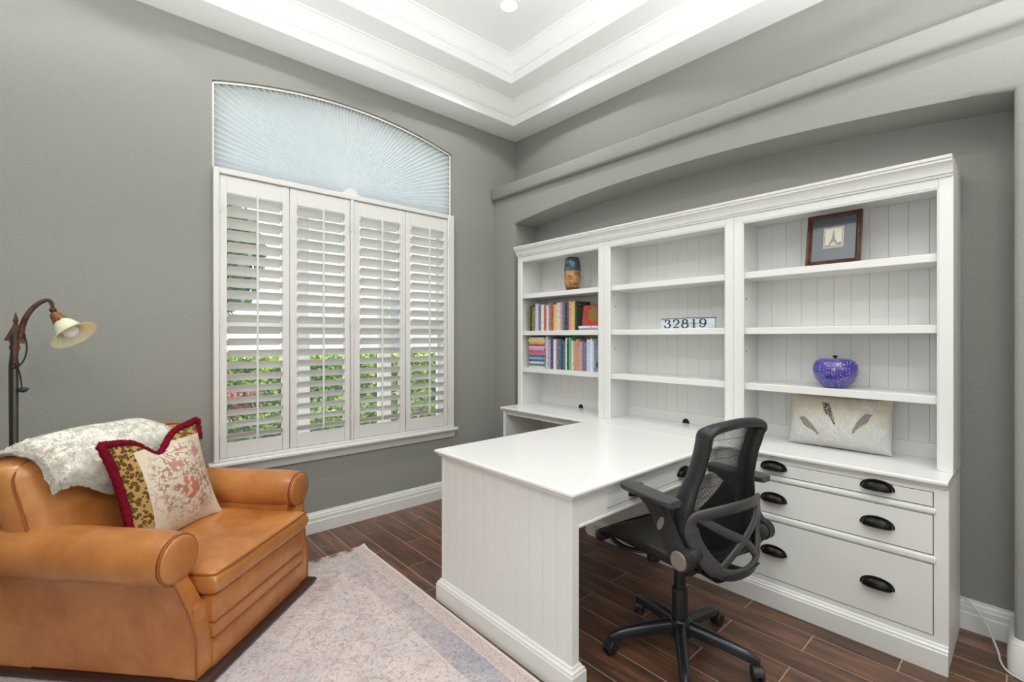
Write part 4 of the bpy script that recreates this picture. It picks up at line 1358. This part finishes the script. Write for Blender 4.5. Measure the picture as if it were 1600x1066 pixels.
def upright(y, w, z, h, d, c, lab, grp, lean=0, xf=2.728):
    """book with its spine towards the room (-x); y is the side nearer the window"""
    t = thing('book', lab, 'book', (xf + d / 2, y - w / 2, z), group=grp)
    M = MB()
    M.rbox(-d / 2, -d / 2 + .003, -w / 2, w / 2, 0, h, .0012, 1)
    cv = .0016
    M.box(-d / 2 + .002, d / 2, -w / 2, -w / 2 + cv, 0, h); M.box(-d / 2 + .002, d / 2, w / 2 - cv, w / 2, 0, h)
    M.build('cover', bookmat(c), t)
    MB().box(-d / 2 + .003, d / 2 - .004, -w / 2 + cv, w / 2 - cv, .002, h - .004).build('pages', page_m, t)
    return t
CN = {}
def books():
    z = SHELF[1] + .0005
    # (zoom boundary list) upper row: width weights, colour, words
    row = [(22, (122, 130, 74), 'olive green'), (23, (40, 44, 36), 'black'), (42, (128, 128, 84), 'mossy green'), (40, (206, 204, 226), 'pale lavender'), (30, (112, 120, 138), 'slate grey'),
           (36, (232, 226, 218), 'cream'), (30, (196, 104, 92), 'red and white'), (25, (236, 226, 214), 'ivory'), (30, (132, 140, 160), 'blue-grey'), (28, (206, 72, 60), 'bright red'),
           (33, (240, 196, 70), 'yellow'), (42, (216, 206, 218), 'lilac white'), (22, (206, 160, 148), 'dusty pink'), (28, (104, 122, 142), 'steel blue'), (26, (44, 52, 76), 'navy'),
           (18, (84, 82, 88), 'charcoal'), (24, (226, 140, 116), 'salmon'), (18, (238, 178, 146), 'peach'), (20, (200, 204, 92), 'lime'), (18, (70, 70, 60), 'dark olive')]
    y = 2.842; tot = sum(r[0] for r in row); span = 2.842 - 2.318
    random.seed(4)
    prev = 'the white side panel'
    for i, (w, c, nm) in enumerate(row):
        ww = w / tot * span
        nxt = row[i + 1][2] + ' one' if i + 1 < len(row) else 'spiral notebook'
        upright(y, ww - .0012, z, .205 + random.uniform(-.006, .022), .15 + random.uniform(-.01, .02), c,
                '%s upright book on upper book shelf, beside the %s' % (nm, nxt), 'upright books on the upper book shelf')
        y -= ww
    # spiral notebook on two flat books
    def flat(yc, wy, z0, h, c, lab, grp, xd=.20, yaw=0):
        t = thing('book', lab, 'book', (2.728 + xd / 2, yc, z0), R(yaw), group=grp)
        MB().rbox(-xd / 2, xd / 2, -wy / 2, wy / 2, 0, .0022, .0008, 1).rbox(-xd / 2, xd / 2, -wy / 2, wy / 2, h - .0022, h, .0008, 1).rbox(-xd / 2, -xd / 2 + .003, -wy / 2, wy / 2, 0, h, .001, 1).build('cover', bookmat(c), t)
        MB().box(-xd / 2 + .003, xd / 2 - .003, -wy / 2 + .003, wy / 2 - .003, .0022, h - .0022).build('pages', page_m, t)
    flat(2.185, .225, z, .015, (150, 160, 190), 'blue-grey book lying flat under the white book', 'flat books under the spiral notebook', .19)
    flat(2.185, .225, z + .0155, .016, (232, 232, 236), 'white book lying flat under the spiral notebook', 'flat books under the spiral notebook', .19)
    zb = z + .0320
    t = thing('spiral_notebook', 'red spiral-bound notebook with gold floral emblem standing on flat books', 'notebook', (2.748, 2.195, zb))
    lean = Matrix.Rotation(R(8), 4, 'Y')
    cm = bookmat((176, 62, 44))
    def tl(m): return m.xf(lean)
    tl(MB().rbox(0, .004, -.082, .082, 0, .155, .001, 1)).build('front_cover', cm, t)
    tl(MB().box(.004, .016, -.080, .080, .001, .153)).build('pages', page_m, t)
    tl(MB().rbox(.016, .020, -.082, .082, 0, .155, .001, 1)).build('back_cover', cm, t)
    gold = mat('gold_foil', rgb(196, 158, 84), .4, .5)
    for i in range(12):
        zz = .008 + .139 * i / 11
        tl(MB().tube([(.010 + .013 * math.cos(a), .083 + .009 * math.sin(a), zz) for a in [2 * PI * k / 10 for k in range(10)]], .0018, 5, closed=True)).build('coil_ring', gold, t, 60)
    em = MB()
    for k in range(8):
        a = 2 * PI * k / 8
        em.prism([(-.012 + .030 * math.cos(a) + .013 * math.cos(b), .085 + .036 * math.sin(a) + .015 * math.sin(b)) for b in [2 * PI * j / 10 for j in range(10)]], 'x', -.0012, .0004)
    em.prism([(-.012 + .017 * math.cos(b), .085 + .019 * math.sin(b)) for b in [2 * PI * j / 14 for j in range(14)]], 'x', -.0016, .0004)
    tl(em).build('emblem', mat('emblem_green_gold', rgb(136, 124, 66), .5), t)['kind'] = 'stuff'
    # lower shelf: pile of flat books then an upright row
    z2 = SHELF[2] + .0005
    pile = [((206, 222, 212), 'mint'), ((96, 130, 132), 'teal'), ((214, 226, 224), 'pale aqua'), ((66, 96, 128), 'navy blue'), ((150, 178, 206), 'sky blue'), ((78, 110, 160), 'denim blue'),
            ((196, 128, 140), 'rose'), ((216, 92, 116), 'crimson'), ((206, 176, 220), 'lilac'), ((232, 198, 222), 'pale pink'), ((204, 82, 84), 'red'), ((236, 190, 96), 'amber'), ((240, 218, 150), 'pale yellow'), ((232, 230, 226), 'white')]
    zz = z2
    for i, (c, nm) in enumerate(pile):
        h = .0185 if i % 3 else .0165
        under = ('under the %s one' % pile[i + 1][1]) if i + 1 < len(pile) else 'topmost of the pile'
        flat(2.742 + random.uniform(-.004, .006), .188 + random.uniform(-.012, .012), zz, h, c, '%s book lying flat in the pile, %s' % (nm, under), 'flat books piled on the lower book shelf', .15, random.uniform(-2.5, 2.5))
        zz += h + .0003
    row2 = [(25, (216, 206, 214), 'pearl grey'), (28, (176, 172, 206), 'lavender'), (26, (70, 74, 120), 'indigo'), (30, (238, 232, 226), 'cream'), (18, (160, 120, 146), 'mauve'), (28, (96, 112, 140), 'slate blue'),
            (22, (44, 74, 84), 'dark teal'), (22, (70, 120, 128), 'teal'), (16, (232, 232, 232), 'white'), (16, (34, 36, 40), 'black'), (26, (98, 196, 116), 'bright green'), (18, (228, 224, 220), 'off-white'),
            (26, (218, 150, 146), 'pink'), (25, (212, 156, 112), 'tan orange'), (30, (176, 170, 188), 'lilac grey'), (20, (188, 86, 100), 'dark red'), (20, (92, 128, 170), 'steel blue'), (30, (196, 214, 236), 'pale blue'), (20, (236, 240, 244), 'snow white')]
    y = 2.640; tot = sum(r[0] for r in row2); span = 2.640 - 2.165
    for i, (w, c, nm) in enumerate(row2):
        ww = w / tot * span
        nxt = row2[i + 1][2] + ' one' if i + 1 < len(row2) else 'pictured blue book'
        upright(y, ww - .0012, z2, .245 + random.uniform(-.012, .018) - .02 * (i / 18), .16 + random.uniform(-.01, .02), c,
                '%s upright book on lower book shelf, beside the %s' % (nm, nxt), 'upright books on the lower book shelf')
        y -= ww
    t = upright(y, .016, z2, .222, .20, (206, 222, 240), 'pale blue picture book with exposed cover at the end of the lower row', 'upright books on the lower book shelf', xf=2.722)
    pic = MB(); b1 = -.0105 + .0025
    pic.prism([(-.02 + .05 * math.cos(a), .05 + .034 * math.sin(a)) for a in [2 * PI * k / 16 for k in range(16)]], 'y', -.0088, -.0080)
    pic.prism([(.03 + .03 * math.cos(a), .13 + .05 * math.sin(a)) for a in [2 * PI * k / 16 for k in range(16)]], 'y', -.0086, -.0080)
    pic.build('cover_picture', bookmat((86, 124, 170)), t)['kind'] = 'stuff'
books()

def vase():
    t = thing('ceramic_vase', 'barrel-shaped vase glazed dark blue above and gold below on the top shelf', 'vase', (2.775, 2.395, SHELF[0] + .0003))
    up = mat('blue_crackle_glaze', rgb(60, 84, 98), .2)
    add_noise_color(up, 28, [(.36, rgb(30, 40, 42)), (.48, rgb(60, 82, 88)), (.58, rgb(72, 104, 128)), (.70, rgb(140, 144, 132))], 4, distort=1.5)
    lo = mat('gold_brown_glaze', rgb(170, 120, 66), .2)
    add_noise_color(lo, 22, [(.35, rgb(112, 80, 44)), (.5, rgb(176, 128, 74)), (.65, rgb(200, 150, 108)), (.75, rgb(150, 136, 110))], 3, distort=1.0)
    ft = mat('dark_foot_glaze', rgb(74, 58, 54), .3)
    MB().lathe([(0, 0), (.046, 0), (.050, .006), (.055, .024)], 32).build('foot', ft, t, 60)
    MB().lathe([(.055, .024), (.061, .060), (.064, .105), (.0645, .150)], 32).build('lower_body', lo, t, 60)
    MB().lathe([(.0645, .150), (.0640, .175), (.061, .205), (.056, .238), (.052, .252), (.049, .256), (.045, .252), (.043, .240), (.0, .10)], 32).build('upper_body', up, t, 60)
vase()

def sign():
    y0, y1 = 1.607, 1.258
    t = thing('number_sign', 'weathered white wooden sign with black numbers 32819 on middle shelf', 'sign', (2.738, (y0 + y1) / 2, SHELF[1] + .0003))
    m = mat('weathered_white_wood', rgb(205, 214, 222), .7)
    add_noise_color(m, 14, [(.34, rgb(150, 158, 160)), (.46, rgb(206, 216, 224)), (.66, rgb(214, 224, 232)), (.76, rgb(150, 176, 196))], 5, (1, .6, 3))
    W = (y0 - y1) / 2; H = .068
    b = MB(); N = 24
    v = []; 
    top = [(-W + 2 * W * i / N, H + .0018 * noise.noise(Vector((i * .7, 0, 0))) - .002 * abs(2 * i / N - 1)) for i in range(N + 1)]
    b.prism([(-W, 0), (W, 0)] + top[::-1], 'x', -.009, .009)
    b.build('board', m, t)
    ed = mat('grey_worn_edge', rgb(112, 116, 110), .8)
    MB().prism([(p[0], p[1] - .0045 - .002 * random.random()) for p in top] + [(p[0], p[1] + .0006) for p in top[::-1]], 'x', -.0098, .0096).build('worn_edge', ed, t)
    ink = mat('navy_black_ink', rgb(42, 50, 64), .7)
    # digits as ribbons with thick and thin strokes; coordinates 0..1 wide, 0..1 high, (x, y, width)
    def arc(cx, cy, rx, ry, a0, a1, w, n=14):
        out = []
        for i in range(n + 1):
            a = R(a0 + (a1 - a0) * i / n)
            out.append((cx + rx * math.cos(a), cy + ry * math.sin(a), w(a) if callable(w) else w))
        return out
    thick = lambda a: .07 + .13 * abs(math.cos(a)) ** 1.5
    ball = lambda cx, cy, r=.10: [arc(cx, cy, r * .55, r * .55, 0, 360, r, 10)]
    D = {
        '3': [arc(.42, .745, .30, .215, 160, -80, thick), arc(.42, .275, .38, .255, 85, -165, thick)] + ball(.17, .80) + ball(.10, .20),
        '2': [arc(.46, .70, .34, .27, 165, -20, thick) + [(.62, .42, .13), (.38, .20, .09), (.12, .05, .07)], [(.10, .045, .11), (.5, .05, .13), (.80, .07, .10), (.88, .22, .05)]] + ball(.16, .75),
        '8': [arc(.5, .735, .28, .225, 0, 360, thick, 24), arc(.5, .26, .38, .245, 0, 360, thick, 24)],
        '1': [[(.5, .98, .18), (.5, .04, .18)], [(.28, .03, .06), (.72, .03, .06)], [(.26, .84, .05), (.42, .94, .09)]],
        '9': [arc(.47, .67, .34, .29, 0, 360, thick, 24), [(.81, .70, .19), (.80, .45, .19), (.70, .20, .15), (.48, .04, .09), (.24, .06, .07), (.14, .16, .09)]] + ball(.16, .20),
    }
    tw = .288; cell = tw / 5
    for k, ch in enumerate('32819'):
        d = MB()
        ux = W - .022 - cell * (k + .0)      # +y is leftwards seen from the room
        for st in D[ch]:
            pts = [Vector((ux - p[0] * cell * .90, .006 + p[1] * .053)) for p in st]
            V = []; n = len(st)
            for i in range(n):
                a = pts[max(0, i - 1)]; b_ = pts[min(n - 1, i + 1)]
                tn = (b_ - a)
                tn = tn.normalized() if tn.length > 1e-7 else Vector((1, 0))
                nn = Vector((-tn.y, tn.x)) * st[i][2] * cell * .5
                V.append(pts[i] + nn); V.append(pts[i] - nn)
            off = -.0096 - .00003 * random.random()
            d.add([(off, q.x, q.y) for q in V] + [(-.0086, q.x, q.y) for q in V], [(2 * i, 2 * i + 1, 2 * i + 3, 2 * i + 2) for i in range(n - 1)] + [(2 * n + 2 * i, 2 * n + 2 * i + 2, 2 * n + 2 * i + 3, 2 * n + 2 * i + 1) for i in range(n - 1)])
        d.build('digit', ink, t, weld=0)
sign()

def picture():
    yc = .675; x0 = 2.752
    t = thing('picture_frame', 'dark wood framed small tower picture leaning in the top shelf', 'picture', (x0, yc, SHELF[0] + .0003))
    W, H = .116, .268
    lean = Matrix.Rotation(R(11), 4, 'Y')
    wood = mat('carved_dark_walnut', rgb(74, 44, 32), .35)
    add_noise_color(wood, 30, [(.3, rgb(50, 28, 20)), (.7, rgb(98, 60, 42))], 3)
    fw = .024
    prof = [(0, .004), (0, .016), (.004, .019), (.009, .016), (.013, .018), (.018, .012), (fw, .008), (fw, .004)]
    m = MB()
    m.loft([[(-d, -W + a, a), (-d, W - a, a), (-d, W - a, H - a), (-d, -W + a, H - a)] for a, d in [(p[0], p[1]) for p in prof]], caps=False)
    m.box(-.0045, .006, -W, W, 0, H)
    m.xf(lean); m.build('frame', wood, t, 30)
    mt = MB().box(-.0062, -.0042, -W + fw - .001, W - fw + .001, fw - .001, H - fw + .001).xf(lean)
    mt.build('mat_board', mat('slate_mat_board', rgb(92, 94, 108), .45), t)
    cz, hw, hh = .142, .043, .054
    MB().box(-.0070, -.0060, -hw, hw, cz - hh, cz + hh).xf(lean).build('pink_border', mat('pink_border', rgb(226, 190, 192), .6), t)
    MB().box(-.0074, -.0064, -hw + .004, hw - .004, cz - hh + .004, cz + hh - .004).xf(lean).build('red_border', mat('red_border', rgb(196, 108, 112), .6), t)
    MB().box(-.0078, -.0068, -hw + .007, hw - .007, cz - hh + .007, cz + hh - .007).xf(lean).build('print', mat('cream_print', rgb(226, 220, 206), .6), t)
    grey = mat('print_ink', rgb(146, 144, 138), .7)
    q = MB(); a0, a1 = -.0084, -.0076
    zb = cz - hh + .014
    prof_l = [(.021, 0), (.0165, .010), (.012, .020), (.0085, .030), (.0055, .045), (.0035, .060), (.0018, .074), (.0008, .080)]
    for (w0, h0), (w1, h1) in zip(prof_l, prof_l[1:]):
        if h0 < .02:
            for sg in (1, -1):
                q.prism([(sg * w0, zb + h0), (sg * (w0 - .008), zb + h0), (sg * (w1 - .007), zb + h1), (sg * w1, zb + h1)], 'x', a0, a1)
        else:
            q.prism([(-w0, zb + h0), (w0, zb + h0), (w1, zb + h1), (-w1, zb + h1)], 'x', a0, a1)
    q.prism([(-.016, zb + .010), (.016, zb + .010), (.0155, zb + .013), (-.0155, zb + .013)], 'x', a0, a1)
    q.prism([(-.0115, zb + .020), (.0115, zb + .020), (.011, zb + .024), (-.011, zb + .024)], 'x', a0, a1)
    q.prism([(-.034, zb - .003), (.034, zb - .006), (.034, zb + .004), (.015, zb - .001), (-.01, zb - .001), (-.034, zb + .001)], 'x', a0, a1)
    q.prism([(-.034, zb + .000), (-.016, zb + .000), (-.02, zb + .010), (-.034, zb + .013)], 'x', a0, a1)
    q.xf(lean).build('tower_drawing', grey, t)['kind'] = 'stuff'
    gl = MB().box(-.0100, -.0094, -W + fw - .001, W - fw + .001, fw - .001, H - fw + .001).xf(lean)
    gl.build('glazing', glass_m, t)
    MB().bar([(.034, 0, .150), (.105, 0, .003)], .05, .004, (1, 0, .5)).build('easel_strut', wood, t)
picture()

def apple():
    t = thing('glass_apple', 'purple and blue speckled glass apple with dark stem on lower shelf', 'ornament', (2.790, .672, SHELF[2] + .0003))
    m = mat('purple_speckled_glass', rgb(76, 66, 176), .08, spec=.6)
    n, l, p = nt(m)
    r, tx = add_noise_color(m, 9, [(.34, rgb(58, 62, 158)), (.5, rgb(84, 68, 152)), (.66, rgb(128, 98, 150))], 2)
    tc = n.new('ShaderNodeTexCoord'); v = n.new('ShaderNodeTexVoronoi'); v.inputs['Scale'].default_value = 92; v.inputs['Randomness'].default_value = .35
    l.new(tc.outputs['Object'], v.inputs['Vector'])
    mr = n.new('ShaderNodeMapRange'); mr.clamp = True; mr.inputs[1].default_value = .15; mr.inputs[2].default_value = .30; mr.inputs[3].default_value = 1; mr.inputs[4].default_value = 0
    l.new(v.outputs['Distance'], mr.inputs[0])
    mx = n.new('ShaderNodeMix'); mx.data_type = 'RGBA'; mx.inputs[7].default_value = rgb(196, 184, 226)
    l.new(mr.outputs[0], mx.inputs[0]); l.new(r.outputs[0], mx.inputs[6]); l.new(mx.outputs[2], p.inputs['Base Color'])
    p.inputs['Coat Weight'].default_value = .6
    prof = [(0, .004), (.030, .001), (.046, .0), (.058, .008), (.078, .030), (.093, .062), (.098, .090), (.094, .115), (.082, .134), (.062, .145), (.040, .147), (.020, .141), (.008, .134), (0, .132)]
    MB().lathe(prof, 40).build('body', m, t, 80)
    MB().lathe([(0, .130), (.0045, .130), (.004, .150), (.008, .153), (.013, .158), (.010, .161), (0, .160)], 16).build('stem', mat('black_glass_stem', rgb(34, 32, 36), .25), t, 50)
apple()

def bird_cushion():
    yc = .672
    t = thing('bird_cushion', 'beige oblong cushion embroidered with three grey birds on white branches', 'cushion', (2.835, yc, .7625))
    lin_m = mat('beige_linen', rgb(214, 204, 184), .9, spec=.1)
    n, l, p = nt(lin_m)
    tc = n.new('ShaderNodeTexCoord'); sx = n.new('ShaderNodeSeparateXYZ'); l.new(tc.outputs['Object'], sx.inputs[0])
    tx = n.new('ShaderNodeTexNoise'); tx.inputs['Scale'].default_value = 26; tx.inputs['Detail'].default_value = 3; l.new(tc.outputs['Object'], tx.inputs['Vector'])
    ad = n.new('ShaderNodeMath'); ad.operation = 'MULTIPLY_ADD'; ad.inputs[1].default_value = .10; l.new(tx.outputs['Fac'], ad.inputs[0]); l.new(sx.outputs[2], ad.inputs[2])
    mr = n.new('ShaderNodeMapRange'); mr.clamp = True; mr.inputs[1].default_value = .02; mr.inputs[2].default_value = .11; mr.inputs[3].default_value = 1; mr.inputs[4].default_value = 0
    l.new(ad.outputs[0], mr.inputs[0])
    mx = n.new('ShaderNodeMix'); mx.data_type = 'RGBA'; mx.inputs[6].default_value = rgb(214, 204, 184); mx.inputs[7].default_value = rgb(202, 200, 198)
    l.new(mr.outputs[0], mx.inputs[0]); l.new(mx.outputs[2], p.inputs['Base Color'])
    W, H = .222, .133
    M = Matrix.Translation((0, 0, .136)) @ Matrix.Rotation(R(9), 4, 'Y')
    def df(x, y, z, u, v):
        yy = x * (1 - .035 * (1 - v * v)); zz = y * (1 - .04 * (1 - u * u))
        return (z, yy, zz)
    def front(yy, zz):
        u, v = max(-.99, min(.99, yy / W)), max(-.99, min(.99, zz / H))
        T = .055 * (1 - abs(u) ** 3) ** (1 / 1.5) * (1 - abs(v) ** 3) ** (1 / 1.5)
        return (-T - .0012, yy * (1 - .035 * (1 - v * v)), zz * (1 - .04 * (1 - u * u)))
    c = MB().cushion(W, H, .055, 3, 1.5, 30, 26, df).build('cover', lin_m, t, 80); c.matrix_local = M
    br = MB()
    random.seed(21)
    def branch(y, z, a, L, w, lev):
        pts = []; k = 6
        for i in range(k + 1):
            s = i / k
            aa = a + .25 * math.sin(s * 2 + y * 30)
            pts.append((y + math.cos(aa) * L * s, z + math.sin(aa) * L * s))
        pts = [q for q in pts if abs(q[0]) < W * .93 and abs(q[1]) < H * .93]
        if len(pts) < 2: return
        br.tube([front(*q) for q in pts], w, 5)
        if lev:
            for i in range(1, len(pts)):
                for sg in (1, -1):
                    if random.random() < .42:
                        branch(pts[i][0], pts[i][1], a + sg * random.uniform(.4, .8), L * random.uniform(.3, .5), w * .8, lev - 1)
        q = pts[-1]
        f = front(*q); br.lathe([(0, -.0028), (.0028, 0), (0, .0028)], 6, f)
    for y, a, L in ((.17, 1.2, .17), (.12, 1.9, .16), (.05, 1.15, .13), (.0, 1.2, .24), (-.02, 1.75, .20), (-.07, 1.3, .22), (-.11, 2.1, .17), (-.15, 1.5, .19), (-.18, 1.9, .14), (.09, 1.4, .10), (-.04, 2.3, .12)):
        branch(y, -H * .88, PI - a, L, .0011, 2)
    b = br.build('branch_embroidery', mat('white_thread', rgb(240, 238, 234), .8), t, weld=0); b['kind'] = 'stuff'; b.matrix_local = M
    g1 = mat('grey_applique', rgb(140, 132, 124), .9); g2 = mat('dark_speckled_applique', rgb(72, 66, 60), .9)
    add_noise_color(g2, 160, [(.48, rgb(58, 52, 48)), (.60, rgb(176, 168, 158))], 1)
    # bird outline: beak, head, back, tail, belly
    bird = [(.050, .018), (.040, .026), (.030, .031), (.018, .029), (.000, .018), (-.022, .002), (-.040, -.016), (-.058, -.032), (-.050, -.036), (-.036, -.026), (-.018, -.018), (.006, -.012), (.024, -.002), (.034, .010), (.040, .017)]
    for (cy, cz, rot, fl, gm) in ((.122, -.030, 8, 1, g1), (.030, .048, 30, 1, g2), (-.115, .010, 22, -1, g1)):
        m = MB(); a = R(rot)
        pl = []
        for x, z in bird:
            X = x * .82; Z = z * .9
            X, Z = X * math.cos(-a) - Z * math.sin(-a), X * math.sin(-a) + Z * math.cos(-a)
            X, Z = x * .82 * math.cos(a) + z * .9 * math.sin(a) * 0 - z * .9 * math.sin(a) * -1 * 0, 0
            ca, sa = math.cos(a), math.sin(a)
            X = 1.3 * (x * .82 * ca - z * .9 * sa); Z = 1.3 * (x * .82 * sa + z * .9 * ca)
            pl.append((cy + fl * X, cz + Z))
        cyv = sum(q[0] for q in pl) / len(pl); czv = sum(q[1] for q in pl) / len(pl)
        n_ = len(pl)
        ring2 = [(cyv + (q[0] - cyv) * .5, czv + (q[1] - czv) * .5) for q in pl]
        P = [Vector(front(*q)) + Vector((-.0014, 0, 0)) for q in pl] + [Vector(front(*q)) + Vector((-.0022, 0, 0)) for q in ring2] + [Vector(front(cyv, czv)) + Vector((-.0024, 0, 0))]
        F = [(i, (i + 1) % n_, n_ + (i + 1) % n_, n_ + i) for i in range(n_)] + [(n_ + i, n_ + (i + 1) % n_, 2 * n_) for i in range(n_)]
        m.add(P, F)
        o = m.build('bird_applique', gm, t, 60, weld=0); o.matrix_local = M
    pp = MB()
    pts = []
    for i in range(72):
        a = 2 * PI * i / 72; ca, sa = math.cos(a), math.sin(a)
        u = math.copysign(abs(ca) ** .25, ca); v = math.copysign(abs(sa) ** .25, sa)
        pts.append(df(W * u, H * v, 0, u, v))
    pp.tube(pts, .003, 6, closed=True)
    o = pp.build('edge_seam', lin_m, t, 60); o.matrix_local = M
bird_cushion()

def power_cord():
    pts = [(2.951, .216, .150), (2.944, .205, .142), (2.930, .180, .125), (2.900, .140, .085), (2.860, .118, .040), (2.815, .100, .012), (2.765, .095, .0045), (2.700, .075, .0045), (2.672, .03, .0045), (2.665, -.06, .0045), (2.660, -.3, .0045)]
    # smooth the path
    for _ in range(2):
        q = [pts[0]]
        for a, b in zip(pts, pts[1:]):
            q += [tuple(.75 * x + .25 * y for x, y in zip(a, b)), tuple(.25 * x + .75 * y for x, y in zip(a, b))]
        pts = q + [pts[-1]]
    o = MB().tube(pts, .0042, 8).build('power_cord', cord_wht, None, 60)
    tag(o, 'white power cord running along the floor beside the bookcase end', 'cord')
power_cord()
